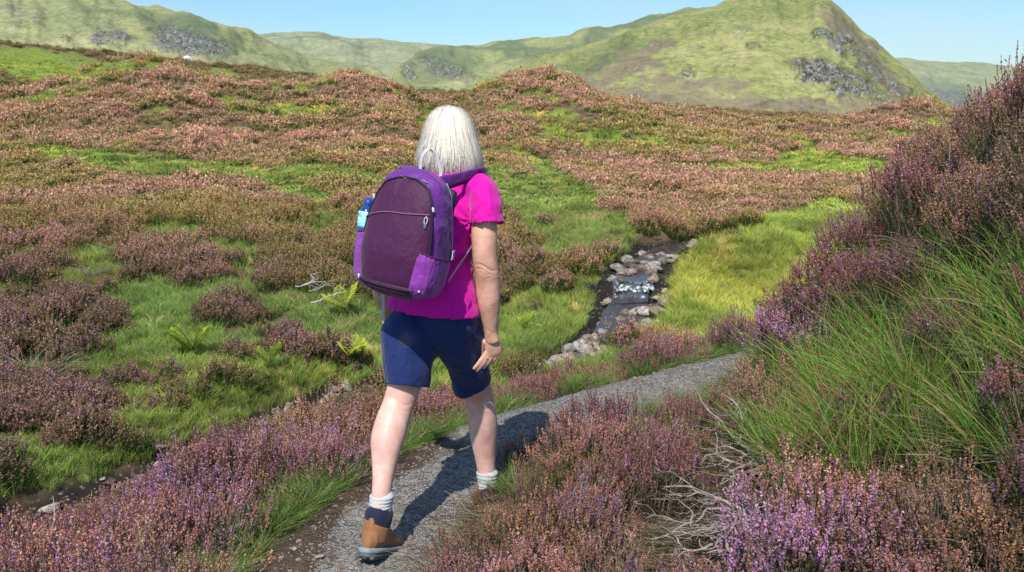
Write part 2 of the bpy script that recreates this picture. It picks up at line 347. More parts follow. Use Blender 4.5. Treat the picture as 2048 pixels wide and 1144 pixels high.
# ---------------------------------------------------------------- distant hills
def mat_hill(name, haze=0.0, yellow=0.0):
    m = M(name); t = NT(m); p = t.pos()
    rk = t.attr('rock'); br = t.attr('brown'); dk = t.attr('dark')
    ps = t.mapping(p, scale=(1, .6, 1.8), rot=(0, 0, .5))
    n1 = t.noise(.022, 7, .62, ps, .3); n2 = t.noise(.11, 6, .7, ps); n3 = t.noise(.35, 6, .75, p); n5 = t.noise(.055, 8, .72, ps, .5)
    c = t.ramp(t.math('ADD', t.math('MULTIPLY', n1, .5), t.math('MULTIPLY', n5, .5)), [(.36, (.15,.19,.055)), (.45, (.26,.29,.08)), (.53, (.39,.385,.13)), (.64, (.53,.47,.21))])
    c = t.mix(t.ramp(n2, [(.45, 0), (.62, .6)]), c, (.13,.17,.055))
    c = t.mix(t.ramp(n3, [(.50, 0), (.62, .6)]), c, (.47,.43,.22)); c = t.mix(t.ramp(n3, [(.36, .65), (.46, 0)]), c, (.10,.14,.05))
    brn = t.mix(t.ramp(n3, [(.4, 0), (.65, .7)]), t.ramp(n5, [(.38, (.12,.085,.06)), (.5, (.22,.16,.12)), (.62, (.25,.24,.10))]), (.30,.25,.16))
    bf = t.ramp(t.math('ADD', br, t.math('ADD', t.math('MULTIPLY', t.math('SUBTRACT', n2, .5), 1.8), t.math('MULTIPLY', t.math('SUBTRACT', n3, .5), 1.0))), [(.26, 0), (.66, .85)])
    c = t.mix(bf, c, brn)
    c = t.mix(t.math('MULTIPLY', dk, .8), c, t.ramp(n2, [(.35, (.06,.10,.045)), (.65, (.15,.20,.07))]))
    v = t.voro(.42, t.mapping(p, scale=(1, .5, 1.3)), out='Distance'); n4 = t.noise(.16, 6, .75, p)
    rf = t.ramp(t.math('ADD', rk, t.math('MULTIPLY', t.math('SUBTRACT', n4, .5), 4.2)), [(.5, 0), (.8, 1)])
    # stray boulders
    v2 = t.voro(.055, p); sb = t.ramp(v2, [(.05, .8), (.09, 0)])
    rcol = t.ramp(t.noise(.38, 5, .75, p), [(.40, (.05,.055,.05)), (.5, (.25,.25,.22)), (.60, (.60,.59,.55))])
    c = t.mix(t.math('MAXIMUM', rf, sb), c, rcol)
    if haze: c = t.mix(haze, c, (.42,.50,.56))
    h = t.math('ADD', t.math('MULTIPLY', n2, 1.0), t.math('MULTIPLY', t.math('MULTIPLY', n4, rk), 2))
    t.out(c, .95, t.bump(h, .8, 6), spec=.1)
    return m
def interp_s(pts, u, sm=12):
    P = np.array(pts, float); o = [np.interp(u, P[:, 0], P[:, k]) for k in (1, 2)]
    ker = np.hanning(sm*2+1); ker /= ker.sum()
    return [np.convolve(np.pad(a, sm, mode='edge'), ker, 'valid') for a in o]
def hill(name, label, mat, crest, base, prof=1.0, amp=6, nu=420, nv=130, rock=(), brown=(), dark=(), sd=1, sm=8, gully=1.0, rough=1.0):
    u = np.linspace(crest[0][0], crest[-1][0], nu)
    cv, cy = interp_s(crest, u, sm); bv, by = interp_s(base, u, sm)
    C = at(u, cv, cy); B = at(u, bv, by)
    t = np.r_[np.linspace(0, 1, nv), 1+np.linspace(.02, .5, 16)]
    tt = np.minimum(t, 1)[:, None]
    X = B[None, :, 0]*(1-tt)+C[None, :, 0]*tt; Y = B[None, :, 1]*(1-tt)+C[None, :, 1]*tt
    pz = tt**prof if np.isscalar(prof) else tt
    pz = np.sin(tt*math.pi/2)**prof
    Z = B[None, :, 2]+(C[None, :, 2]-B[None, :, 2])*pz
    bk = np.maximum(t-1, 0)[:, None]
    dep = (C[:, 1]-B[:, 1])[None]; Y = Y+bk*dep*2; X = X*(1+bk*dep*2/C[None, :, 1]); Z = Z-(bk**1.5)*(C[:, 2]-B[:, 2])[None]*1.6
    env = np.abs(np.sin(np.clip(tt, 0, 1)*math.pi))**1.6*.97+.03
    uu = u[None]/120+0*tt; L = dep
    g = 1-np.abs(fbm(uu*1.6+tt*.7, tt*.9+0*uu, 4, sd))*2
    Z = Z+(g-.7)*amp*gully*env*.10+fbm(uu*2, tt*3, 3, sd+3)*amp*.45*env+fbm(uu*12, tt*12, 3, sd+9)*amp*.03*rough
    U, V = proj(X, Y, Z)
    rk = ell(U, V, rock, .5, 21, .4) if rock else np.zeros_like(U)
    Z = Z+rk*np.abs(fbm(uu*30, tt*40, 3, sd+4))*amp*.35
    br = ell(U, V, brown, .7, 24, .5) if brown else np.zeros_like(U)
    dk = ell(U, V, dark, .7, 27, .5) if dark else np.zeros_like(U)
    me = npmesh(name, np.stack([X, Y, Z], -1).reshape(-1, 3), grid_faces(len(t), nu), [mat],
                {'rock': rk.ravel(), 'brown': br.ravel(), 'dark': dk.ravel()}, smooth=True)
    return tag(link(me, name), label, kind='structure')
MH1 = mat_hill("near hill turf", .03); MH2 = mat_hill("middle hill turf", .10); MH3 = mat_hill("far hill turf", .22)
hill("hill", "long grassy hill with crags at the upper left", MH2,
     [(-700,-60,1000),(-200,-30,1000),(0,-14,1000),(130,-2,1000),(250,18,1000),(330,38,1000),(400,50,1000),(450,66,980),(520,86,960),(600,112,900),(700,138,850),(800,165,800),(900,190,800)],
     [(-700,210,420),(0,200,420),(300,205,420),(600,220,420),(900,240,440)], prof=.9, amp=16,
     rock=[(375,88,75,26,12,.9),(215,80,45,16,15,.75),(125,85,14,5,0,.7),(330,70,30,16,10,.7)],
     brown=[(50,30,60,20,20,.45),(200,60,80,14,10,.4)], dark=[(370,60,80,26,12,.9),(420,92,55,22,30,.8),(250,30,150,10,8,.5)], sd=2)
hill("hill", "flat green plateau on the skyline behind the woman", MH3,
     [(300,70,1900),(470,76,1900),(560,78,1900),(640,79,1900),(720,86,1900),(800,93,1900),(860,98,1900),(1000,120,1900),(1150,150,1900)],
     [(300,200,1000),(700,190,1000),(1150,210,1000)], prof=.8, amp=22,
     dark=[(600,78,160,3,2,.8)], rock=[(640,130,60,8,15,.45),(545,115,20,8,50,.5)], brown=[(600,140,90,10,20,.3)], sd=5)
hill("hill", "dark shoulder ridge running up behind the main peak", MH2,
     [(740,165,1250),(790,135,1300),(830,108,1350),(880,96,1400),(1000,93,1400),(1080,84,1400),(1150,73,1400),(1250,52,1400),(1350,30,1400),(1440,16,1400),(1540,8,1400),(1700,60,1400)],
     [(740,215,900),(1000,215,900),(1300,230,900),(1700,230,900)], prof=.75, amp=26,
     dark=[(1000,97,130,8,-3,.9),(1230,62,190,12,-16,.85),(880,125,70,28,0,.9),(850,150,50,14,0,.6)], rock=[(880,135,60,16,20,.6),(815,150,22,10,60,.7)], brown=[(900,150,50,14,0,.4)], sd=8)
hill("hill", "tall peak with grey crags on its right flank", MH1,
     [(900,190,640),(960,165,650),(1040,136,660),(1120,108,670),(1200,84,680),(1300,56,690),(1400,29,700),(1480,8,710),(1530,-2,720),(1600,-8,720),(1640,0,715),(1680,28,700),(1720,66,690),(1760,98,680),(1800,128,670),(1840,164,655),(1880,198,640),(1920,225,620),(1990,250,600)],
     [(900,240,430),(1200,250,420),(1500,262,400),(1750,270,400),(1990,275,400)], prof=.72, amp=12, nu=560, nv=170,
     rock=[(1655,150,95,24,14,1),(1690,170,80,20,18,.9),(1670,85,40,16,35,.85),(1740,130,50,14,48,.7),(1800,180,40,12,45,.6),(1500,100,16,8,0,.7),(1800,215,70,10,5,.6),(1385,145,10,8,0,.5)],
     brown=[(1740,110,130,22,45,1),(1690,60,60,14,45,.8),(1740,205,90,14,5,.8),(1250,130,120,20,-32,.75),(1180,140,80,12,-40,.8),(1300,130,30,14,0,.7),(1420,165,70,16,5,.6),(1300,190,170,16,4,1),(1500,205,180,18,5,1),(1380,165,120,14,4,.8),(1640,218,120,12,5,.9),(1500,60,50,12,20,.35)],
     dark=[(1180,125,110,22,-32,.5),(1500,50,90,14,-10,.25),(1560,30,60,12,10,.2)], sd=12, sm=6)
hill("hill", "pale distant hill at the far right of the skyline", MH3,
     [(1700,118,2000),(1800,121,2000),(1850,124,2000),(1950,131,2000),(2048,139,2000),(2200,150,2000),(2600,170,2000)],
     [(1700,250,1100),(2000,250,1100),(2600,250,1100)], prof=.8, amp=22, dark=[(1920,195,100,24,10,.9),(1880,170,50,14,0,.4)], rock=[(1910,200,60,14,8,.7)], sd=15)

# ---------------------------------------------------------------- plant meshes
def quads_at(C, A, B):
    """diamond-ish quads: centre C, half axes A, B"""
    n = len(C); V = np.stack([C-A, C+B*.9, C+A, C-B*.9], 1).reshape(-1, 3)
    return V, np.arange(n*4).reshape(n, 4)
def unit(v): return v/np.maximum(np.linalg.norm(v, axis=-1, keepdims=True), 1e-9)
def rdir(rng, n): return unit(rng.normal(size=(n, 3)))
class Acc:
    def __init__(s): s.V = []; s.F = []; s.C = []; s.n = 0
    def add(s, V, Fq, C):
        C = np.asarray(C, float)
        if C.ndim == 1: C = np.repeat(C[None], len(V), 0)
        s.V.append(V); s.F.append(Fq+s.n); s.C.append(C); s.n += len(V)
    def mesh(s, name, mats, smooth=False):
        return npmesh(name, np.concatenate(s.V), np.concatenate(s.F), mats, {'col': np.clip(np.concatenate(s.C), 0, 1)}, smooth=smooth)
def ribbons(P, Wd):
    """P (n,k,3) centre lines, Wd (n,k) half widths -> flat ribbons with random facing"""
    n, k, _ = P.shape
    T = unit(P[:, -1]-P[:, 0]); rv = rdir(RNG, n); S = unit(np.cross(T, rv))
    L = P-S[:, None]*Wd[..., None]; Rr = P+S[:, None]*Wd[..., None]
    V = np.stack([L, Rr], 2).reshape(-1, 3)
    i = (np.arange(n)[:, None]*k+np.arange(k-1)[None]).ravel()*2
    return V, np.stack([i, i+1, i+3, i+2], 1)
def tube_np(P, rad, k=6):
    n = len(P); T = unit(np.gradient(P, axis=0)); ref = np.array([.13, .2, .97]); S = unit(np.cross(T, ref)); B = np.cross(T, S)
    a = np.arange(k)/k*2*math.pi; V = P[:, None]+(S[:, None]*np.cos(a)[None, :, None]+B[:, None]*np.sin(a)[None, :, None])*np.asarray(rad).reshape(-1, 1, 1)
    i = np.arange(n*k).reshape(n, k); j = np.roll(i, -1, 1); return V.reshape(-1, 3), np.stack([i[:-1], j[:-1], j[1:], i[1:]], -1).reshape(-1, 4)
def mat_plant(name, trans=.22, inst=True, rough=.75):
    m = M(name); t = NT(m); c = t.attr('col', out='Color')
    if inst: c = t.mix(1, c, t.attr('tint', 'INSTANCER', 'Color'), 'MULTIPLY')
    else:
        oi = t.new('ShaderNodeObjectInfo'); c = t.mix(1, c, t.ramp(oi.outputs['Random'], [(0, (.50,.53,.56)), (.5, (.84,.82,.80)), (1, (.70,.64,.58))]), 'MULTIPLY')
    t.out(c, rough, spec=.25, trans=trans); return m
MPI = mat_plant("plant instanced"); MPO = mat_plant("heather plant", inst=False)
PAL = {'pink': [(.64,.29,.22), (.74,.42,.32), (.50,.23,.16), (.66,.31,.38)],
       'lilac': [(.66,.32,.58), (.76,.44,.68), (.54,.24,.44), (.62,.30,.26)],
       'russet': [(.55,.31,.18), (.64,.40,.25), (.43,.25,.14), (.60,.33,.25)],
       'wine': [(.44,.17,.15), (.54,.24,.20), (.32,.13,.12), (.52,.25,.38)],
       'moor': [(.50,.29,.20), (.60,.36,.27), (.40,.25,.14), (.55,.33,.29)]}
def heather(name, seed, rad, H, nsp, nspike, nflo, fsize, pal, mat, stems=True, stemcol=(.12,.085,.06), lean=0.0, leafn=8, open_=.35, lilacfrac=0):
    rng = np.random.default_rng(seed); A = Acc()
    ang = rng.random(nsp)*2*math.pi; rr = np.sqrt(rng.random(nsp))
    lob = 1+.22*np.sin(ang*3+seed)+.15*np.sin(ang*5+seed*2)
    tip = np.stack([np.cos(ang)*rr*rad*lob, np.sin(ang)*rr*rad*lob, H*(1-(.34 if nflo > 12 else .55)*rr**2.2)*rng.uniform(.70, 1.08, nsp)], 1)
    lump = fbm(tip[:, 0]/rad*2.2+seed, tip[:, 1]/rad*2.2, 2, seed % 50); tip[:, 2] *= 1+.42*lump
    tip[:, 0] += lean*tip[:, 2]
    base = tip*np.array([open_, open_, 0])+rng.normal(size=(nsp, 3))*rad*.06; base[:, 2] = -.05*H
    mid = (base*.45+tip*.55)+rng.normal(size=(nsp, 3))*rad*.10; mid[:, 2] = tip[:, 2]*.42
    ts = np.linspace(0, 1, 5)[None, :, None]
    P = base[:, None]*(1-ts)**2+2*mid[:, None]*ts*(1-ts)+tip[:, None]*ts**2
    P[:, 1:-1] += rng.normal(size=P[:, 1:-1].shape)*rad*.03
    if stems:
        wd = np.linspace(1, .35, 5)[None]*(.0028*H/.32)*rng.uniform(.6, 1.3, (nsp, 1))
        V, Fq = ribbons(P, wd); sc = np.array(stemcol)*rng.uniform(.6, 1.9, (nsp, 1)); A.add(V, Fq, np.repeat(sc, 10, 0))
    # spikes
    T = unit(P[:, -1]-P[:, -2]); n = nsp*nspike
    off = np.repeat(rng.uniform(.0, .32, (nsp, nspike)).ravel()[:, None], 1, 1); off[::nspike] = 0
    ii = np.repeat(np.arange(nsp), nspike)
    org = P[ii, -1]*(1-off)+P[ii, 2]*off
    D = unit(T[ii]*.7+rdir(rng, n)*np.where(off > 0, .65, .2)+np.array([0, 0, .75]))
    L = H*rng.uniform(.13, .28, n)
    if stems and nspike > 1:
        tt = np.linspace(0, 1, 2)[None, :, None]; Q = org[:, None]+D[:, None]*L[:, None, None]*tt
        V, Fq = ribbons(Q, np.full((n, 2), .0012*H/.32)); A.add(V, Fq, np.array(stemcol)*.9)
    pc = np.array(PAL[pal]); which = rng.integers(0, len(pc), n); sc = pc[which]*rng.uniform(.75, 1.25, (n, 1))
    if lilacfrac: 
        q = rng.random(n) < lilacfrac; sc[q] = np.array(PAL['lilac'])[rng.integers(0, 4, q.sum())]
    tf = rng.random((n, nflo)); u3 = rdir(rng, n*nflo).reshape(n, nflo, 3)
    C = org[:, None]+D[:, None]*(L[:, None]*(.15+.9*tf))[..., None]+u3*fsize*(.62 if nflo > 12 else .95)*(1.15-.7*tf[..., None])
    C = C.reshape(-1, 3); a1 = rdir(rng, len(C)); a1 = unit(a1+np.repeat(D, nflo, 0)*.6); b1 = unit(np.cross(a1, rdir(rng, len(C))))
    sz = fsize*rng.uniform(.6, 1.25, (len(C), 1))
    V, Fq = quads_at(C, a1*sz, b1*sz*.62)
    fc = np.repeat(sc, nflo, 0)*(rng.uniform(.82, 1.2, (len(C), 1)) if nflo > 12 else rng.uniform(.7, 1.35, (len(C), 1)))*(.16+1.0*np.clip(C[:, 2:]/H, 0, 1)); A.add(V, Fq, np.repeat(fc, 4, 0))  # florets darken towards the base: shade inside the clump put into the colour
    # small green / dark leaves lower on the sprigs
    if leafn:
        m = nsp*leafn*2; j = rng.integers(0, nsp, m); tq = rng.uniform(.35, .97, m)
        k = np.minimum((tq*4).astype(int), 3); fr = tq*4-k
        C = P[j, k]*(1-fr[:, None])+P[j, k+1]*fr[:, None]+rdir(rng, m)*fsize*2.2
        a1 = unit(rdir(rng, m)+np.array([0, 0, .8])); b1 = unit(np.cross(a1, rdir(rng, m))); sz = fsize*rng.uniform(.6, 1.4, (m, 1))
        V, Fq = quads_at(C, a1*sz*1.1, b1*sz*.45)
        g = np.array([(.05,.085,.02), (.10,.16,.03), (.07,.05,.03), (.17,.23,.05)])[rng.integers(0, 4, m)]*rng.uniform(.7, 1.3, (m, 1))
        A.add(V, Fq, np.repeat(g, 4, 0))
    return A.mesh(name, [mat])
def tuft(name, seed, n, h, wd, spread, mat, segs=4, cols=((.15,.29,.04), (.22,.37,.055), (.32,.40,.09), (.46,.43,.17)), bend=.5, flat=False):
    rng = np.random.default_rng(seed); A = Acc()
    ang = rng.random(n)*2*math.pi; r0 = np.sqrt(rng.random(n))*spread*.5
    b = np.stack([np.cos(ang)*r0, np.sin(ang)*r0, np.full(n, -.02)], 1)
    hh = h*rng.uniform(.5, 1.1, n); a2 = ang+rng.normal(size=n)*.7; out = bend*rng.uniform(.2, 1.2, n)*hh
    t = np.linspace(0, 1, segs+1)
    dx = np.cos(a2)[:, None]*out[:, None]*t**1.9; dy = np.sin(a2)[:, None]*out[:, None]*t**1.9
    P = np.stack([b[:, :1]+dx, b[:, 1:2]+dy, b[:, 2:]+hh[:, None]*(t-.22*bend*t**3)], -1)
    w_ = wd*rng.uniform(.6, 1.2, (n, 1))*(1-t[None]**1.6*.92)
    V, Fq = ribbons(P, w_)
    c = np.array(cols)[rng.integers(0, len(cols), n)]*rng.uniform(.75, 1.25, (n, 1))
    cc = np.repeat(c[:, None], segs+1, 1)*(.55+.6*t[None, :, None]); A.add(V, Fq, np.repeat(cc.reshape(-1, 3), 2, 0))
    return A.mesh(name, [mat])

# ---------------------------------------------------------------- scatter of uncountable cover
def protos(name, meshes):
    c = bpy.data.collections.new(name)
    for k, me in enumerate(meshes):
        o = bpy.data.objects.new(f"{name}_{k}", me); c.objects.link(o)
    return c
def scatter(name, coll, nvar, P, rotz, scl, tint, label, cat, tilt=None):
    n = len(P)
    me = bpy.data.meshes.new(name); me.vertices.add(n); me.vertices.foreach_set('co', np.asarray(P, np.float32).ravel())
    rot = np.zeros((n, 3), np.float32); rot[:, 2] = rotz
    if tilt is not None: rot[:, :2] = tilt
    a = me.attributes.new('rot', 'FLOAT_VECTOR', 'POINT'); a.data.foreach_set('vector', rot.ravel())
    a = me.attributes.new('scl', 'FLOAT', 'POINT'); a.data.foreach_set('value', np.asarray(scl, np.float32))
    a = me.attributes.new('idx', 'INT', 'POINT'); a.data.foreach_set('value', RNG.integers(0, nvar, n).astype(np.int32))
    tc = np.concatenate([np.asarray(tint, np.float32), np.ones((n, 1), np.float32)], 1)
    a = me.attributes.new('tint', 'FLOAT_COLOR', 'POINT'); a.data.foreach_set('color', tc.ravel())
    me.update(); o = link(me, name)
    g = bpy.data.node_groups.new(name+" scatter", 'GeometryNodeTree')
    g.interface.new_socket('Geometry', in_out='INPUT', socket_type='NodeSocketGeometry')
    g.interface.new_socket('Geometry', in_out='OUTPUT', socket_type='NodeSocketGeometry')
    N = g.nodes; L = g.links; gi = N.new('NodeGroupInput'); go = N.new('NodeGroupOutput')
    ci = N.new('GeometryNodeCollectionInfo'); ci.inputs[0].default_value = coll; ci.inputs[1].default_value = True; ci.inputs[2].default_value = True
    ip = N.new('GeometryNodeInstanceOnPoints'); ip.inputs['Pick Instance'].default_value = True
    def na(nm, ty):
        q = N.new('GeometryNodeInputNamedAttribute'); q.data_type = ty; q.inputs[0].default_value = nm; return q.outputs[0]
    mp = N.new('GeometryNodeMeshToPoints'); L.new(gi.outputs[0], mp.inputs[0])
    L.new(mp.outputs[0], ip.inputs['Points']); L.new(ci.outputs[0], ip.inputs['Instance'])
    L.new(na('idx', 'INT'), ip.inputs['Instance Index']); L.new(na('rot', 'FLOAT_VECTOR'), ip.inputs['Rotation']); L.new(na('scl', 'FLOAT'), ip.inputs['Scale'])
    L.new(ip.outputs[0], go.inputs[0])
    md = o.modifiers.new("scatter", 'NODES'); md.node_group = g
    return tag(o, label, cat, kind='stuff')
def sample(y0, y1, n, s0=-.66, s1=.66):
    y = np.exp(RNG.uniform(math.log(y0), math.log(y1), n)); x = RNG.uniform(s0, s1, n)*y
    return x, y
def clear(x, y, pr=.34, sr=.55):
    dp, _ = dist_poly(x, y, PATHR); ds, _ = dist_poly(x, y, STR)
    return (dp > pr) & (ds > sr)
def slope_ok(x, y): return True
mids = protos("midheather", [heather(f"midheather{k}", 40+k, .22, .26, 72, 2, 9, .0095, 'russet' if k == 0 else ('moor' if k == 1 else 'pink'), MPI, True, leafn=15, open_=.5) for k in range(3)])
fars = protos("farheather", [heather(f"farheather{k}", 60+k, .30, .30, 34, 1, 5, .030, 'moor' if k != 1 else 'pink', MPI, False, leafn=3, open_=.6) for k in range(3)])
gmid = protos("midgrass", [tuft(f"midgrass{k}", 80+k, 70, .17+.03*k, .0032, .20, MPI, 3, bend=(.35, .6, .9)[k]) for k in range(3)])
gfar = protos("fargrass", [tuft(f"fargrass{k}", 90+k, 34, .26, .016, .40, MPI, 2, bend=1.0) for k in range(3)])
def hue_noise(x, y, k=.15, sd=50): return fbm(x*k, y*k, 3, sd)
def heather_tint(x, y, near):
    n = fbm(x*.25, y*.25, 3, 50); n2 = fbm(x*1.1, y*1.1, 2, 55); r = RNG.random(len(x))
    base = np.array([1.0, 1.0, 1.0])[None]*(.85+.35*r[:, None])
    pk = sstep(.05, .5, n+.5*n2)[:, None]; ol = sstep(-.02, .42, -n+.5*n2)[:, None]
    base = base*(1-pk)+base*np.array([1.04, .98, 1.10])*pk
    base = base*(1-ol*.7)+base*np.array([.80, 1.04, .50])*ol*.7
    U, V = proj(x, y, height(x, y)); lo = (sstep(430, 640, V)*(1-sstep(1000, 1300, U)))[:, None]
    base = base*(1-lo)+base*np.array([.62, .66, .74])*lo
    rl = relief(x, y)[:, None]; dip = sstep(.1, -.5, rl)*1.0; top = sstep(0, .6, rl); base = base*(1-dip*.55)+base*np.array([.62, .78, .45])*dip*.55; base = base*(1+top*np.array([.05, .02, .0]))  # olive heather in hollows; mound shading also painted in: dips darker, tops lighter
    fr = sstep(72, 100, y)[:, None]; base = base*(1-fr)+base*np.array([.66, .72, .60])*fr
    far = sstep(14, 34, y)[:, None]; return base*np.array([1.0, 1.05, .86])*(.88+.26*far)
def green_tint(x, y):
    n = fbm(x*.2, y*.2, 3, 70); r = RNG.random(len(x)); U, V = proj(x, y, height(x, y))
    b = np.ones((len(x), 3))*(.62+.55*r[:, None])*(1+.5*fbm(x*.9, y*.9, 3, 72)[:, None]); stw = (fbm(x*1.6, y*1.6, 2, 74)+RNG.normal(0, .15, len(x)) > .52)[:, None]; b = np.where(stw, b*np.array([1.9, 1.25, 1.9]), b); ye = sstep(-.2, .5, n)[:, None]
    b = b*(1-ye)+b*np.array([1.45, 1.24, 1.1])*ye
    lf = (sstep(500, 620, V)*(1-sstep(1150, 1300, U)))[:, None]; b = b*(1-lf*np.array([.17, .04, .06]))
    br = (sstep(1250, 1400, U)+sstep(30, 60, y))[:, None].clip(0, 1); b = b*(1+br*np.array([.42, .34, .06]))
    return b
# mid heather 7..24 m
x, y = sample(6.6, 24, 17000); z = height(x, y); c = cover(x, y, z); k = (RNG.random(len(x)) > sstep(.12, .72, c)*(.945+.045*(fbm(x*.5, y*.5, 2, 61) > 0)+.06*(x/y > .06))) & (fbm(x*1.4, y*1.4, 2, 66) > -.24) & clear(x, y, .6, .75) & ~((y < 9) & (x > 1.0)) & ~((y < 10.5) & (x > -1.2) & (x < 1.6))
x, y, z = x[k], y[k], z[k]
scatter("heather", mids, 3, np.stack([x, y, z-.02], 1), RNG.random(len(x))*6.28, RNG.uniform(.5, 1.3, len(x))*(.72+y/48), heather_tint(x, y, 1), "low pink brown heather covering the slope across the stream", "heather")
x, y = sample(22, 230, 95000); z = height(x, y); c = cover(x, y, z); k = (RNG.random(len(x)) > sstep(.2, .7, c)) & (fbm(x*.7, y*.7, 2, 67)+RNG.normal(0, .1, len(x)) > -.32)
x, y, z = x[k], y[k], z[k]; n = fbm(x*.8, y*.8, 2, 90)
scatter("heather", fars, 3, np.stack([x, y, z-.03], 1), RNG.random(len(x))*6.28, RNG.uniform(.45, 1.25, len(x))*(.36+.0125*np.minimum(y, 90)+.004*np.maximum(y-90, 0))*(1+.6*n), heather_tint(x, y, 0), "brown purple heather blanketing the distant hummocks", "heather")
x, y = sample(6.4, 24, 34000); z = height(x, y); c = cover(x, y, z); k = (RNG.random(len(x)) < np.maximum(c*1.2-.05, .12)) & clear(x, y, .42, .62) & ~((y < 8) & (x > 1.2)) & ~((y < 8.3) & (x > -1.2) & (RNG.random(len(x)) < .75))
x, y, z = x[k], y[k], z[k]
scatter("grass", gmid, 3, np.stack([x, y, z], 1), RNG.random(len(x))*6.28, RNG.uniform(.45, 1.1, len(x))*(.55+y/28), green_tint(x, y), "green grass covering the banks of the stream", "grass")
x, y = sample(22, 170, 30000); z = height(x, y); c = cover(x, y, z); k = (RNG.random(len(x)) < np.maximum(c*1.2-.15, .03))
x, y, z = x[k], y[k], z[k]
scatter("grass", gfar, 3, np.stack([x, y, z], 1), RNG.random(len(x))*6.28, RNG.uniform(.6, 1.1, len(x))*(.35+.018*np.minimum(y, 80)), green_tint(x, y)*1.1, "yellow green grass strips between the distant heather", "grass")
# ---------------------------------------------------------------- things standing on the moor
def hit(u, v, y0=1.5, y1=400):
    """where the line of sight through a photo pixel first meets the ground"""
    ys = np.exp(np.linspace(math.log(y0), math.log(y1), 4000)); P = at(u, v, ys); h = height(P[:, 0], P[:, 1])
    k = np.argmax(P[:, 2] < h); 
    if k == 0: k = len(ys)-1
    return Vector((P[k, 0], P[k, 1], h[k]))
def dup(root, loc, rz, scl=1.0, label=None, group=None):
    r_ = root.copy(); COL.objects.link(r_); r_.location = loc; r_.rotation_euler = (0, 0, rz); r_.scale = (scl,)*3 if not isinstance(scl, tuple) else scl
    if label: r_['label'] = label
    if group: r_['group'] = group
    for ch in list(root.children):
        c = ch.copy(); COL.objects.link(c); c.parent = r_
    return r_
rs = random.Random(5)
# ---- heather bushes near the path
BM = {}
for k, (pal, lf) in enumerate((('pink', .10), ('russet', .03), ('lilac', .3), ('wine', .06))):
    for j in range(2):
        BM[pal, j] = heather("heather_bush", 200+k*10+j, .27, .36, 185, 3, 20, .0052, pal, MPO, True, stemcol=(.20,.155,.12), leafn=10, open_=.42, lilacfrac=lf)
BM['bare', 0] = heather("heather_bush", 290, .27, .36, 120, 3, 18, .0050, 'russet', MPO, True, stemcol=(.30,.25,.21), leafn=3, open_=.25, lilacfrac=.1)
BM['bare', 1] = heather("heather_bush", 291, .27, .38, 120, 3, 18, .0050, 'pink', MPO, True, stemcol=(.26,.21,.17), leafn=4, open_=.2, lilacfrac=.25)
BL = {  # colour, region -> label
 'foot': ("heather bush on the near edge of the path", "heather bushes between path and camera"),
 'rim': ("heather bush on the path's left verge above the hidden stream", "heather bushes along the left verge"),
 'far': ("heather bush beyond the bend of the gravel path", "heather bushes beyond the path bend"),
 'bank': ("heather bush on the steep bank at the right", "heather bushes on the right bank"),
 'corner': ("heather bush in the bottom right corner below the long grass", "heather bushes in the bottom right corner")}
CW = {'pink': "pink and brown", 'russet': "rusty faded", 'lilac': "lilac flowering", 'wine': "dusky wine coloured", 'bare': "leggy bare stemmed"}
nb = 0; bank_grass = []
def put_bush(x, y, pal, reg, sc, dz=-.03):
    global nb
    if pal in ('pink', 'russet', 'lilac', 'wine') and reg in ('rim', 'foot', 'bank', 'corner'):
        q = float(fbm(x*.9, y*.9, 2, 88)); r__ = rs.random()
        if r__ < .55: pal = 'lilac' if q > .28 else ('pink' if q > 0 else ('russet' if q > -.22 else 'wine'))
        if rs.random() < .10: pal = 'bare'
    if .5 < x < 1.3 and 4.3 < y < 5.7 and reg in ('foot', 'bank'):
        sc *= .58; pal = 'russet' if pal == 'bare' else pal
    z = float(height(x, y)); o = link(BM[pal, rs.randrange(2)], "heather_bush", loc=(x, y, z+dz)); nb += 1
    o.rotation_euler = (rs.uniform(-.12, .12), rs.uniform(-.12, .12), rs.uniform(0, 6.28)); o.scale = (sc*rs.uniform(.9, 1.15), sc*rs.uniform(.9, 1.15), sc*rs.uniform(.8, 1.1))
    tag(o, CW[pal]+" "+BL[reg][0], "heather bush", CW[pal]+" "+BL[reg][1]); return o
def inside(u, v, cx, cy, ru, rv, a=0):
    ca, sa = math.cos(R(a)), math.sin(R(a)); p = ((u-cx)*ca+(v-cy)*sa)/ru; q = (-(u-cx)*sa+(v-cy)*ca)/rv; return p*p+q*q < 1
yy = 2.35
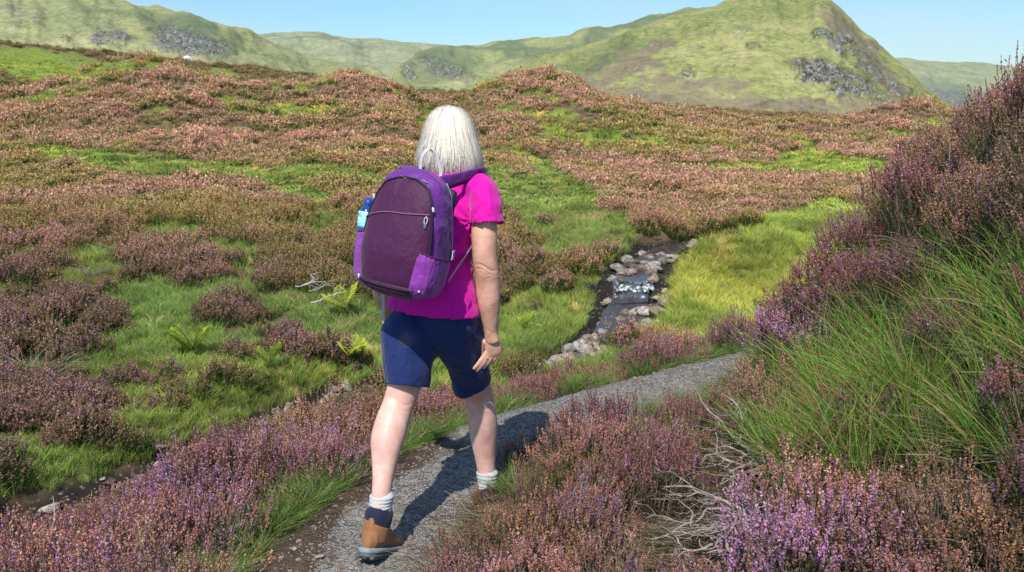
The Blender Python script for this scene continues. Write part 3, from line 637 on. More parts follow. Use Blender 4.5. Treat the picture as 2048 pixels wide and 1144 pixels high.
while yy < 8.2:
    xx = -3.2
    while xx < 3.6:
        x = xx+rs.uniform(-.11, .11); y = yy+rs.uniform(-.11, .11); xx += .27
        if abs(x/y) > .68: continue
        z = float(height(x, y)); dp, di = dist_poly([x], [y], PATHR); dp = dp[0]; i = min(int(di[0]), len(PATHR)-2)
        tx, ty = PATHR[i+1, :2]-PATHR[i, :2]; side = tx*(y-PATHR[i, 1])-ty*(x-PATHR[i, 0])   # >0 left
        u, v = proj(x, y, z+.15)
        if dp < .42: continue
        if side > 0:
            if x < -.3 and (dp > (1.12 if x > -1.5 else .98) or y < 2.9): continue
            if x >= -.3 and dp > 1.3: continue
            if dp < .52 and (-.75 < x < -.3 or rs.random() < .5): continue       # grassy edge behind her left leg
            if x < .1 and 4.55 < y < 5.2 and dp < .62: continue
            reg = 'rim' if x < .1 else 'far'
            if dp < .78 and x < -.1 and rs.random() < .7: pal = 'bare'
            elif u < 560 and v > 1000 and rs.random() < .75: pal = 'pink' if rs.random() < .7 else 'russet'
            else: pal = rs.choice(['pink', 'pink', 'russet', 'lilac', 'russet', 'pink', 'russet']) if reg == 'rim' else rs.choice(['wine', 'russet', 'pink'])
            put_bush(x, y, pal, reg, (rs.uniform(.75, 1.0) if x < -.3 else (rs.uniform(.60, .78) if x < .9 else rs.uniform(.66, .88)))); continue
        # camera side of the path and the right bank
        if y < 2.75 and x < .9: continue
        if inside(u, v, 1475, 1010, 125, 150): continue
        if x < .8 and y < 5:
            if u < 900 and v > 1120: continue
            if x < .42 and y > 3.98 : continue
            if x < 0.12 and y > 3.5: continue
            if dp < .45 and y < 4.2: continue
            if x > .3 and (dp < .66 or (x > .55 and y > 4.6)): continue
            put_bush(x, y, rs.choice(['pink', 'pink', 'russet', 'pink', 'lilac', 'russet']), 'foot', rs.uniform(.72, .95)*(.70 if u < 1010 else .84)); continue
        if v > 960 and u > 1500: put_bush(x, y, rs.choice(['lilac', 'pink', 'wine']), 'corner', rs.uniform(.7, .9)); continue
        if u > 1440 and v > 560 and inside(u, v, 1870, 810, 340, 200, -28):
            bank_grass.append((x, y)); 
            if rs.random() < .30: put_bush(x, y, rs.choice(['wine', 'russet', 'lilac']), 'bank', rs.uniform(.6, .8))
            continue
        if dp < (.84 if x > .9 and y > 4.7 else .66): continue
        put_bush(x, y, rs.choice(['wine', 'wine', 'pink', 'wine', 'lilac', 'russet', 'pink', 'russet', 'wine']), 'bank', rs.uniform(.75, 1.0))
    yy += .255
for (x, y, s_) in ((-.04,3.66,.30),(.08,3.78,.42),(.20,4.02,.66),(.33,4.2,.72),(.24,4.38,.5),(.45,4.5,.72),(-.16,3.25,.5),(-.18,3.02,.6),(.02,4.35,.42),(-.1,3.95,.3)): put_bush(x, y, rs.choice(['pink', 'russet']), 'foot', s_)
for (u, v, s_) in ((20,1085,.85),(90,1100,.8),(160,1095,.75),(-60,1075,.9),(55,1140,.8),(225,1090,.7)):
    p = atz(u, v, -.40); put_bush(float(p[0]), float(p[1]), rs.choice(['pink', 'russet']), 'rim', s_)
# ---- long grass among the heather
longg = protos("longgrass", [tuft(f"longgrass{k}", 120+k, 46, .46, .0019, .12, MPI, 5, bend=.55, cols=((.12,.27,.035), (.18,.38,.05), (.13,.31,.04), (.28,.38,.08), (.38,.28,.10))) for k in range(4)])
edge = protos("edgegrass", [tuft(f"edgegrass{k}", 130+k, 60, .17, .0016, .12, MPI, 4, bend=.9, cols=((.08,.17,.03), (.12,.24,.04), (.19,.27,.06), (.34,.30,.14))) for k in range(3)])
P = []; S = []
for (x, y) in bank_grass:
    for k in range(11):
        px = x+rs.uniform(-.15, .15); py = y+rs.uniform(-.15, .15); P.append((px, py, float(height(px, py)))); S.append(rs.uniform(.75, 1.15))
for _ in range(150):   # sparse blades through the rest of the bank
    y = rs.uniform(3, 5.6); x = rs.uniform(1.35, 2.5)
    if abs(x/y) < .66: P.append((x, y, float(height(x, y)))); S.append(rs.uniform(.5, .9))
P = np.array(P); n = len(P); tl = np.stack([RNG.normal(0, .10, n), RNG.normal(-.26, .12, n)], 1)
r_ = RNG.random((n, 1)); tint = np.array([1, 1, 1])*(.8+.4*r_)
rot0 = RNG.random(n)*6.28
scatter("grass", longg, 4, P, rot0*0+RNG.normal(0, .5, n), S, tint, "long bright green grass growing up the bank at the right", "grass", tilt=tl)
P = []
for _ in range(2600):
    i = rs.randrange(8, len(PATHR)-30); tx, ty = PATHR[i+1, :2]-PATHR[i-1, :2]; L = math.hypot(tx, ty); sd = 1 if rs.random() < .8 else -1
    d = (.37+abs(rs.gauss(0, .16))); q_ = rs.uniform(-.03, .03); x = PATHR[i, 0]-ty/L*d*sd+tx/L*q_; y = PATHR[i, 1]+tx/L*d*sd+ty/L*q_
    if float(fbm(x*2.2, y*2.2, 2, 77)) < -.05 and not (-.6 < x < -.1 and 4.3 < y < 5.2): continue
    P.append((x, y, float(height(x, y))))
P = np.array(P); n = len(P)
scatter("grass", edge, 3, P, RNG.random(n)*6.28, RNG.uniform(.45, 1.15, n), np.ones((n, 3))*RNG.uniform(.8, 1.25, (n, 1)), "short green grass along the edges of the gravel path", "grass")
P = []
for _ in range(5200):
    y = rs.uniform(2.5, 7.5); x = rs.uniform(-.66, .66)*y; P.append((x, y))
P = np.array(P); kk = clear(P[:, 0], P[:, 1], .36, .6); P = P[kk]; P = np.c_[P, height(P[:, 0], P[:, 1])]; n = len(P)
litter = protos("litter", [tuft(f"litter{k}", 140+k, 60, .07, .0016, .22, MPI, 3, bend=2.2, cols=((.16,.11,.07), (.24,.18,.11), (.10,.07,.045), (.30,.26,.17), (.12,.14,.04))) for k in range(3)])
scatter("litter", litter, 3, P, RNG.random(n)*6.28, RNG.uniform(.6, 1.4, n), np.ones((n, 3))*RNG.uniform(.7, 1.3, (n, 1)), "brown dead stalks and moss littering the ground under the heather", "plant litter")
# ---- rocks
def rock_mesh(seed, mat, sub=3, cuts=14, flat=.7):
    import bmesh
    bm = bmesh.new(); bmesh.ops.create_icosphere(bm, subdivisions=sub, radius=1)
    V = np.array([v.co[:] for v in bm.verts]); Fq = np.array([[v.index for v in f.verts] for f in bm.faces]); bm.free()
    rng = np.random.default_rng(seed)
    for _ in range(cuts):
        d = unit(rng.normal(size=3)); c = rng.uniform(.55, .9); s = V@d; V = V-np.where(s > c, s-c, 0)[:, None]*d*.95
    V = V*np.array([1, rng.uniform(.6, .9), rng.uniform(.4, .75)*flat/.7]); V += .035*fbm(V[:, 0]*4+V[:, 2]*3, V[:, 1]*4, 3, seed)[:, None]*V
    return npmesh("rock", V, Fq, [mat])
def mat_rock(name, a, b, c, wet=False):
    m = M(name); t = NT(m); p = t.coord('Object'); oi = t.new('ShaderNodeObjectInfo')
    v = t.new('ShaderNodeVectorMath', operation='ADD'); t.put(p, v.inputs[0])
    cx = t.new('ShaderNodeCombineXYZ'); t.put(t.math('MULTIPLY', oi.outputs['Random'], 50), cx.inputs[0]); t.put(cx.outputs[0], v.inputs[1]); p = v.outputs[0]
    n = t.noise(2.3, 7, .7, p); n2 = t.noise(9, 5, .7, p)
    col = t.ramp(n, [(.36, a), (.5, b), (.62, c)]); col = t.mix(t.ramp(n2, [(.5, 0), (.7, .6)]), col, tuple(k*.35 for k in b))
    col = t.mix(1, col, t.ramp(oi.outputs['Random'], [(0, (.55,.56,.56)), (.25, (1,.80,.68)), (.5, (1.25,1.25,1.2)), (.75, (.8,.8,.78)), (1, (1.1,.80,.66))]), 'MULTIPLY')
    t.out(col, .45 if wet else .85, t.bump(t.math('ADD', n, n2), .6, .12), spec=.3); return m
MR = mat_rock("stream rock", (.16,.14,.12), (.40,.37,.33), (.62,.59,.54)); MRD = mat_rock("wet rock", (.05,.045,.04), (.16,.13,.11), (.32,.27,.23), True)
rocks = [rock_mesh(300+k, MR) for k in range(7)]; rocksd = [rock_mesh(310+k, MRD) for k in range(4)]
def put_rock(u, v, z, wpx, lab, grp, dark=False, y=None, lift=0):
    p = Vector(atz(u, v, z)) if y is None else Vector(at(u, v, y))
    g = float(height(p.x, p.y)); p.z = g
    s = wpx/2/(F/(p.y*CT))
    o = link(rs.choice(rocksd if dark else rocks), "rock", loc=(p.x, p.y, g+s*.38+lift)); o.scale = (s, s, s*rs.uniform(.8, 1.1)); o.rotation_euler = (rs.uniform(-.2, .2), rs.uniform(-.2, .2), rs.uniform(0, 6.28))
    tag(o, lab, "rock", grp); return o
LR = [("pale boulder lining the far bank of the stream beside the cascade", "pale boulders by the cascade"), ("brown wet cobble lying in the stream bed by the cascade", "wet cobbles in the stream bed"),
      ("grey rock in the stream bed glimpsed to the left behind the heather", "grey rocks in the lower stream bed")]
def ztab(v): return float(np.interp(v, [488, 515, 545, 572, 598, 625, 665, 708, 748, 772, 870, 970, 1050], [-.9, -.95, -1.0, -1.05, -1.3, -1.33, -1.38, -1.42, -1.47, -1.58, -1.62, -1.7, -1.78]))
for k in range(118):
    v = rs.uniform(488, 715); i = int(np.interp(v, [488, 700], [0, 1])*0); zc = ztab(v)
    uc = np.interp(v, [488, 515, 545, 572, 598, 625, 665, 708], [1345, 1295, 1270, 1262, 1262, 1250, 1245, 1190]); wd = np.interp(v, [488, 600, 700], [42, 48, 75])
    e = rs.uniform(-1.15, 1.15); u = uc+wd*e+(25 if 590 < v < 680 else 0)
    if abs(u-1265) < 42 and 560 < v < 612: continue
    edge_ = abs(e) > .62
    put_rock(u, v, zc, rs.uniform(17, 38)*(1+(v-488)/500), *LR[0 if edge_ else 1], dark=not edge_ and rs.random() < .5)
for k in range(60):
    v = rs.uniform(608, 700); u = 1275+rs.uniform(-62, 75)-(v-608)*.45; put_rock(u, v, ztab(v), rs.uniform(20, 52), "flat grey slab in the stream below the white cascade", "grey slabs below the cascade", dark=rs.random() < .3)
for k in range(26):
    t_ = rs.random(); v = 690+70*t_; u = 1200-170*t_+rs.uniform(-30, 30); put_rock(u, v+rs.uniform(-8, 10), -1.42, rs.uniform(24, 55), "light grey slab rock on the stream edge right of her hand", "grey slabs right of her hand")
put_rock(1066, 742, -1.45, 62, "large flat grey slab rock jutting over the water right of her hand", None); put_rock(1135, 715, -1.42, 70, "broad pale slab rock beside the stream, nearest the path bend", None)
put_rock(742, 766, -1.55, 34, "pale rock seen just left of her left thigh", None, lift=.08)
for k in range(22):
    t_ = rs.random(); u = 110+350*t_; v = 1060-160*t_+rs.uniform(-26, 24); put_rock(u, v, np.interp(v, [870, 970, 1050], [-1.62, -1.7, -1.78]), rs.uniform(24, 62), *LR[2], dark=rs.random() < .4)
put_rock(128, 1068, -1.72, 62, "large dark rounded boulder in the stream at lower left", None, dark=True)
put_rock(316, 880, None, 22, "small white stone lying in the green grass at left", None, y=hit(316, 884).y)
hp = hit(150, 1040)
for (u, v, s_, lab) in ((1400, 325, 10, None), ): pass
for (u, v, wpx, lab) in ((854, 176, 9, "tiny pale boulder on the moor below the dark ridge, the left one of a pair"), (871, 170, 9, "tiny pale boulder on the moor below the dark ridge, the right one of a pair"), (1692, 327, 9, "small pale boulder on the bright green strip at right"), (1855, 325, 16, "pale boulder beside the top of the right bank's heather")):
    p = hit(u, v+2); put_rock(u, v, None, wpx, lab, None, y=p.y)
NS = [i for i in range(len(STR)) if STR[i, 1] < 11.2]
for k in range(64):
    i = rs.choice(NS); p = STR[i]; x = p[0]+rs.gauss(0, .16); y = p[1]+rs.uniform(-.35, 1.05); g = float(height(x, y)); s = rs.uniform(.035, .13)*(1.4 if rs.random() < .15 else 1)
    o = link(rs.choice(rocks+rocksd[:2]), "rock", loc=(x, y, g+s*.4)); o.scale = (s, s, s*.9); o.rotation_euler = (rs.uniform(-.3, .3), rs.uniform(-.3, .3), rs.uniform(0, 6.28)); tag(o, LR[2][0], "rock", LR[2][1])
# loose stones on the path
st = [rock_mesh(330+k, MR, 2, 9) for k in range(3)]
gp = protos("gravelstone", st)
P = []; S = []
for _ in range(9000):
    i = rs.randrange(12, len(PATHR)-25); tx, ty = PATHR[i+1, :2]-PATHR[i-1, :2]; L = math.hypot(tx, ty); d = rs.gauss(0, .19); q_ = rs.uniform(-.03, .03)
    x = PATHR[i, 0]-ty/L*d+tx/L*q_; y = PATHR[i, 1]+tx/L*d+ty/L*q_; P.append((x, y, float(height(x, y)))); S.append(.0035+.004*rs.random()+(.009*rs.random() if rs.random() < .10 else 0)+(.016*rs.random() if rs.random() < .012 else 0))
scatter("gravel", gp, 3, P, RNG.random(len(P))*6.28, S, np.ones((len(P), 3)), "loose grey gravel scattered over the footpath", "gravel")
for (u, v, s_, lab) in ((897, 913, 9, "small grey stone on the path between her legs, the larger of a pair"), (883, 918, 7, "small grey stone on the path between her legs, the smaller of a pair"), (860, 940, 6, "flat pebble on the path near her right calf"), (640, 1112, 14, "dark flat stone sunk in the path, bottom left of her boot"), (590, 1095, 9, "small brown stone on the path's earthy left edge")):
    p = Vector(atz(u, v, .02)); s = s_/ (F/p.y/CT)*.9
    o = link(rs.choice(rocks), "stone", loc=(p.x, p.y, float(height(p.x, p.y))+s*.3)); o.scale = (s, s, s*.8); o.rotation_euler = (0, 0, rs.uniform(0, 6)); tag(o, lab, "stone")
# ---- water
def cascade():
    m = M("white water"); t = NT(m); fo = t.attr('foam'); n = t.noise(26, 5, .7, t.mapping(t.pos(), scale=(1.6, .5, .5)))
    f = t.ramp(t.math('ADD', fo, t.math('MULTIPLY', t.math('SUBTRACT', n, .5), 1.5)), [(.38, 0), (.58, 1)])
    t.out(t.mix(f, (.05, .055, .055), (.86, .90, .94)), .4, t.bump(n, .6, .04), spec=.5)
    for q, (u0, u1, v0, v1, z0, z1) in enumerate(((1236, 1292, 588, 604, -1.13, -1.27), (1246, 1300, 569, 588, -.96, -1.12))):
        nu, nv = 60, 26; U = np.linspace(0, 1, nu)[None]; Vv = np.linspace(0, 1, nv)[:, None]; st = Vv**1.5+.22*fbm(U*3+0*Vv, Vv*0+q, 3, 5+q)*(Vv > .05)
        P0 = atz(u0+(u1-u0)*U[0], v0, z0); P1 = atz(u0-14+(u1-u0+26)*U[0], v1, z1)
        P = P0[None]*(1-Vv[..., None])+P1[None]*Vv[..., None]; Vv = Vv+0*U; U = U+0*Vv; hgt = np.sin(Vv*math.pi*.75)*.06+.035*fbm(U*16+0*Vv, Vv*2.5+0*U, 4, 9+q)
        P[..., 2] += hgt+.03; P[..., 1] -= .03*fbm(U*11+0*Vv, Vv*3, 3, 12)
        fo_ = (.45+.50*Vv+.5*fbm(U*7+0*Vv, Vv*1.2+0*U, 3, 20+q))*np.sin(U*math.pi)**.35
        o = link(npmesh("cascade", P.reshape(-1, 3), grid_faces(nv, nu), [m], {'foam': np.clip(fo_+0*P[..., 0], 0, 1).ravel()}, True), "white_water")
        tag(o, ("lower" if q == 0 else "upper")+" step of white water tumbling between the stream rocks", kind='structure')
cascade()
def mat_water():
    m = M("stream water"); t = NT(m); p = t.pos(); fo = t.attr('foam')
    n = t.noise(5, 5, .7, t.mapping(p, scale=(2.2, .6, 1))); f = t.ramp(t.math('ADD', fo, t.math('MULTIPLY', t.math('SUBTRACT', n, .5), 2.4)), [(.36, 0), (.62, 1)])
    c = t.mix(f, t.ramp(n, [(.3, (.03,.024,.018)), (.7, (.09,.08,.07))]), (.78,.82,.86))
    t.out(c, t.ramp(f, [(0, .16), (1, .55)]), t.bump(n, .5, .05), spec=.6); return m
n = len(STR); half = .30+.1*fbm(np.arange(n)/14., np.zeros(n), 3, 4); T2 = unit(np.gradient(STR[:, :2], axis=0)); Nn = np.stack([-T2[:, 1], T2[:, 0]], 1)
zz = STR[:, 2]-.045; cols_ = np.linspace(-1, 1, 7)
WV = np.stack([np.stack([STR[:, 0]+Nn[:, 0]*half*c, STR[:, 1]+Nn[:, 1]*half*c, zz+.02*np.cos(c*9+np.arange(n)*.7)*0], 1) for c in cols_], 1)
uu_, vv_ = proj(WV[..., 0], WV[..., 1], WV[..., 2])
foam = np.exp(-((vv_-584)/14)**2)*.30+.45*np.exp(-((vv_-645)/8)**2)*(uu_ > 1290)
WV[..., 2] += foam*.06
wo_ = link(npmesh("stream_water", WV.reshape(-1, 3), grid_faces(n, 7), [mat_water()], {'foam': foam.ravel()}, True), "water"); tag(wo_, "narrow stream with a small white cascade between rocks", kind='structure')
# ---- ferns
def fern_mesh(seed, n=11, L=.42):
    rng = np.random.default_rng(seed); out = []
    for k in range(n):
        A = Acc(); a = k/n*6.28+rng.uniform(-.25, .25); l = L*rng.uniform(.7, 1.1); m = 18; t = np.linspace(.03, 1, m)
        r_ = l*t*.55; z = l*(1.15*t-.50*t*t)*rng.uniform(.8, 1.2); C = np.stack([np.cos(a)*r_, np.sin(a)*r_, z], 1)
        side = np.array([-math.sin(a), math.cos(a), 0]); fw = np.array([math.cos(a), math.sin(a), .1])
        V, Fq = ribbons(C[None], np.full((1, m), .003)); A.add(V, Fq, (.28,.30,.06))
        w_ = l*.30*np.clip(np.sin(np.clip(t*1.02, 0, 1)*math.pi*.9+.22), 0.02, 1)**.8
        for sgn in (-1, 1):
            tipd = (side*sgn+fw*.5); tipd /= np.linalg.norm(tipd)
            cc = C+tipd*w_[:, None]*.5; cc[:, 2] -= w_*.12
            V, Fq = quads_at(cc, tipd*w_[:, None]*.5-np.array([0, 0, 1])*w_[:, None]*.1, np.repeat(np.array(fw)[None], m, 0)*l*.034); A.add(V, Fq, np.array((.60,.74,.07))*rng.uniform(.8, 1.3))
        out.append(A.mesh("frond", [MPO]))
    return out
FM = [fern_mesh(1), fern_mesh(2)]
for (u, v, s_, lab) in ((388, 722, 1.35, "large yellow green fern in the middle of the left grassy slope"), (690, 640, 1.2, "bright fern just left of the shorts, above the heather"), (540, 748, .8, "small fern below the heather patch left of her legs"), (698, 735, .9, "tall narrow fern right beside her left thigh"), (1054, 668, .55, "little yellow fern on the grass right of her forearm"), (190, 760, .01, None), (1010, 610, .5, "small dark fern tucked in the grass just right of her elbow")):
    if lab is None: continue
    p = hit(u, v); o = empty("fern", p+Vector((0, 0, .13)))
    for fm in FM[rs.randrange(2)]: link(fm, "frond", o)
    o.scale = (s_*.95,)*3; o.rotation_euler = (.25, 0, rs.uniform(0, 6)); tag(o, lab, "fern")
# ---- dead twisted branches
def mat_wood(name, a, b):
    m = M(name); t = NT(m); p = t.coord('Object'); n = t.noise(40, 5, .7, t.mapping(p, scale=(1, 1, .3))); t.out(t.ramp(n, [(.3, a), (.65, b)]), .9, t.bump(n, .5, .003), spec=.15); return m
MWD = mat_wood("dead heather wood", (.12,.10,.085), (.42,.37,.33)); MWL = mat_wood("bleached wood", (.35,.31,.27), (.72,.68,.62))
MWK = mat_wood("dark heather wood", (.06,.05,.045), (.24,.21,.19))
def branches(name, base, n, dirs, L, r, mat, seed, label, spread=.12, fork=3, clampg=True, lift=.05, parts=False):
    rng = np.random.default_rng(seed); A = Acc(); b0 = np.array(base)
    def grow(p, d, l, rad, lev):
        m = 14; P = [p]; w1 = rng.normal(size=3)*.5
        for k in range(m):
            w1 = .45*w1+rng.normal(size=3)*.62; d = unit(d*1.0+w1*.62*np.array([1, 1, .5])+np.array(dirs)*.30); q = P[-1]+d*l/m
            if clampg:
                g = float(height(q[0]+b0[0], q[1]+b0[1]))-b0[2]+.012; 
                if q[2] < g: q[2] = g; d[2] = abs(d[2])*.2
            P.append(q)
        P = np.array(P); rr = rad*np.linspace(1, .35, len(P))*rng.uniform(.85, 1.15, len(P)); V, Fq = tube_np(P, rr); A.add(V, Fq, (1, 1, 1))
        if lev < 2:
            for _ in range(fork-lev): k = rng.integers(3, m-1); grow(P[k], unit(P[k]-P[k-1]+rng.normal(size=3)*.6), l*rng.uniform(.35, .65), rr[k]*.65, lev+1)
    for _ in range(n):
        d = unit(np.array(dirs)+rng.normal(size=3)*.28); grow(rng.normal(size=3)*spread*np.array([1, 1, .25])+np.array([0, 0, lift]), d, L*rng.uniform(.6, 1.2), r*rng.uniform(.6, 1.3), 0)
    o = link(A.mesh(name, [mat], smooth=True), name, loc=base); tag(o, label, "dead branch"); return o
b1 = atz(1545, 1010, .22); b1[2] = float(height(b1[0], b1[1]))
branches("dead_branch", b1, 22, (-.95, -.22, .02), .38, .0070, MWD, 1, "tangle of grey dead heather stems below the long grass at right", .09, 3, lift=.06)
b1 = atz(1570, 925, .25); b1[2] = float(height(b1[0], b1[1]))
branches("dead_branch", b1, 10, (-.97, -.05, .04), .42, .0056, MWD, 2, "long bare grey stems reaching left over the heather above the tangle", .08, 3, lift=.07)
b1 = atz(1545, 1120, .25); b1[2] = float(height(b1[0], b1[1]))
branches("dead_branch", b1, 12, (-.8, -.35, .0), .32, .0066, MWD, 5, "curled dead stems at the bottom edge beside the corner heather", .09, 3, lift=.04)
b1 = atz(505, 1090, -.02); b1[2] = float(height(b1[0], b1[1]))
branches("dead_branch", b1, 5, (-.85, .25, .25), .22, .0060, MWK, 3, "twisted grey heather trunk at the path edge, lower left", .07, 3, lift=.02)
b1 = atz(475, 1040, -.05); b1[2] = float(height(b1[0], b1[1]))
branches("dead_branch", b1, 12, (.0, .1, 1), .20, .0036, MWK, 4, "bare upright grey stems under the lilac heather at left", .12, 3, lift=.02)
p = hit(590, 622); branches("dead_branch", p, 4, (.8, -.2, .25), .55, .011, MWL, 6, "bleached white dead branch lying in the heather left of the backpack", .22, 3, lift=.26)
for q, (u, v, uz, vz, yb, lab) in enumerate(((88, 1120, 106, 992, 3.4, "single pale dry grass stalk standing at lower left"), (1560, 690, 1438, 560, 5.3, "thin dark twig leaning left out of the right bank"), (1530, 640, 1452, 618, 5.6, "short dark twig with a knobbly tip below the leaning one"), (1900, 300, 1866, 218, 4.6, "fine bare twig rising above the top of the right bank"), (1700, 480, 1668, 410, 5.2, "slender stalk at the left edge of the right bank"))):
    a_ = Vector(at(u, v, yb)); b_ = Vector(at(uz, vz, yb+.05)); g = float(height(a_.x, a_.y)); 
    tt = np.linspace(0, 1, 12)[:, None]; Pq = np.array(a_)[None]*(1-tt)+np.array(b_)[None]*tt+np.sin(tt*math.pi)*np.array([.02, 0, .02])
    Pq = np.concatenate([[[a_.x, a_.y, min(g-.02, a_.z)]], Pq]); V, Fq = tube_np(Pq-np.array([a_.x, a_.y, g]), np.linspace(.0024, .0012, len(Pq)))
    o = link(npmesh("dry_stalk", V, Fq, [MWL if q == 0 else MWD]), "dry_stalk", loc=(a_.x, a_.y, g)); tag(o, lab, "stalk")
# pale tussock
tm = tuft("grass_tussock", 500, 160, .5, .005, .3, MPO, 4, cols=((.50,.46,.26), (.42,.40,.20), (.55,.50,.32)), bend=1.3)
for (u, v, s_, lab) in ((75, 775, 1.1, "straw coloured grass tussock between dark heather at far left"), (1350, 735, .5, "pale grass tussock at the far edge of the path bend"), (190, 560, .8, "dry yellowish tussock on the upper left slope")):
    p = hit(u, v) if s_ > .6 else Vector(atz(u, v, -.05)); p.z = float(height(p.x, p.y)); o = link(tm, "grass_tussock", loc=p); o.scale = (s_,)*3; o.rotation_euler = (0, 0, rs.uniform(0, 6)); tag(o, lab, "tussock")
# ---------------------------------------------------------------- the walker
import bmesh
HA = R(25); H_ = np.array([math.sin(HA), math.cos(HA), 0]); R_ = np.array([math.cos(HA), -math.sin(HA), 0]); UP = np.array([0, 0, 1.])
def sc(y): return F/(y*CT)*1.0
def A3(u, v, y): return np.array(at(u, v, y), float)
def tube(secs, n=28, caps=3, ex=1.0):
    """secs: (centre, half-width vector, half-depth vector); closed loft"""
    S = [(np.asarray(c, float), np.asarray(a, float), np.asarray(b, float)) for c, a, b in secs]
    def cap(c, a, b, d):
        o = []
        for k in range(1, caps+1):
            th = k/(caps+.35)*math.pi/2; r_ = min(np.linalg.norm(a), np.linalg.norm(b))
            o.append((c+d*r_*math.sin(th)*.8, a*math.cos(th), b*math.cos(th)))
        return o
    d0 = unit(S[0][0]-S[1][0]); d1 = unit(S[-1][0]-S[-2][0])
    S = cap(*S[0], d0)[::-1]+S+cap(*S[-1], d1)
    an = np.arange(n)/n*2*math.pi; ca, sa = np.cos(an), np.sin(an)
    ca = np.sign(ca)*np.abs(ca)**ex; sa = np.sign(sa)*np.abs(sa)**ex
    V = np.array([c+np.outer(ca, a)+np.outer(sa, b) for c, a, b in S]).reshape(-1, 3); m = len(S)
    i = np.arange(m*n).reshape(m, n); j = np.roll(i, -1, 1)
    Q = np.stack([i[:-1], j[:-1], j[1:], i[1:]], -1).reshape(-1, 4).tolist()
    return V, Q+[i[0][::-1].tolist(), i[-1].tolist()]
def spline(P, n):
    P = np.asarray(P, float); t = np.linspace(0, len(P)-1, n); o = []
    for q in t:
        k = min(int(q), len(P)-2); f = q-k; p0 = P[max(k-1, 0)]; p1 = P[k]; p2 = P[k+1]; p3 = P[min(k+2, len(P)-1)]
        o.append(.5*((2*p1)+(-p0+p2)*f+(2*p0-5*p1+4*p2-p3)*f*f+(-p0+3*p1-3*p2+p3)*f**3))
    return np.array(o)
def limb(pts, n=14, side=R_, k=28):
    """pts rows: x y z halfwidth halfdepth"""
    Q = spline(pts, n); c = Q[:, :3]; T = unit(np.gradient(c, axis=0)); secs = []
    for q, t in zip(Q, T):
        b = unit(np.cross(t, side)); a = unit(np.cross(b, t)); secs.append((q[:3], a*q[3], b*q[4]))
    return tube(secs, k)
def ball(c, r):
    r = np.asarray(r if hasattr(r, '__len__') else (r, r, r), float); bm = bmesh.new(); bmesh.ops.create_icosphere(bm, subdivisions=3, radius=1)
    V = np.array([v.co[:] for v in bm.verts]); Q = [[v.index for v in f.verts] for f in bm.faces]; bm.free()
    return c+V[:, :1]*r[0]*R_+V[:, 1:2]*r[1]*H_+V[:, 2:]*r[2]*UP, Q
def fuse(name, pieces, voxel, smooth=6, mats=(), fac=.5, disp=None):
    me = bpy.data.meshes.new(name+"_src"); V = []; Q = []; n = 0
    for v, q in pieces: V += v.tolist(); Q += [[i+n for i in f] for f in q]; n += len(v)
    me.from_pydata(V, [], Q); me.update(); o = bpy.data.objects.new("tmp", me); COL.objects.link(o)
    bm = bmesh.new(); bm.from_mesh(me); bmesh.ops.recalc_face_normals(bm, faces=bm.faces); bm.to_mesh(me); bm.free()
    m = o.modifiers.new("r", 'REMESH'); m.mode = 'VOXEL'; m.voxel_size = voxel
    if smooth: s = o.modifiers.new("s", 'SMOOTH'); s.iterations = smooth; s.factor = fac
    dg = bpy.context.evaluated_depsgraph_get(); dg.update(); out = bpy.data.meshes.new_from_object(o.evaluated_get(dg)); out.name = name
    bpy.data.objects.remove(o); bpy.data.meshes.remove(me)
    nv = len(out.vertices); co = np.empty(nv*3); out.vertices.foreach_get('co', co); co = co.reshape(-1, 3)
    if disp is not None:
        no = np.empty(nv*3); out.vertices.foreach_get('normal', no); no = no.reshape(-1, 3); co = disp(co, no); out.vertices.foreach_set('co', co.astype(np.float32).ravel())
    out.polygons.foreach_set('use_smooth', np.ones(len(out.polygons), bool)); out.materials.clear()
    for k in mats: out.materials.append(k)
    out.update(); return out
# materials
def mat_skin():
    m = M("skin"); t = NT(m); p = t.pos(); n = t.noise(22, 5, .6, p); n2 = t.noise(160, 4, .7, p); n3 = t.noise(7, 3, .6, p)
    sun_ = t.attr('tan')
    legc = t.ramp(n, [(.3, (.72,.40,.33)), (.55, (.81,.51,.42)), (.75, (.86,.60,.51))])
    armc = t.ramp(n, [(.3, (.64,.32,.22)), (.5, (.76,.43,.31)), (.72, (.84,.53,.41))])
    c = t.mix(sun_, legc, armc); c = t.mix(t.ramp(n3, [(.45, 0), (.7, .3)]), c, (.62,.27,.22))
    c = t.mix(t.ramp(n2, [(.62, 0), (.74, .35)]), c, (.42,.20,.13))
    ws = t.mapping(p, scale=(1, 1, 2.6)); wr = t.noise(55, 4, .6, ws)
    b = t.bump(t.math('MULTIPLY', wr, t.math('ADD', t.math('MULTIPLY', sun_, .8), .1)), .5, .004, t.bump(n2, .25, .001))
    t.out(c, .46, b, spec=.42, sss=.25); return m
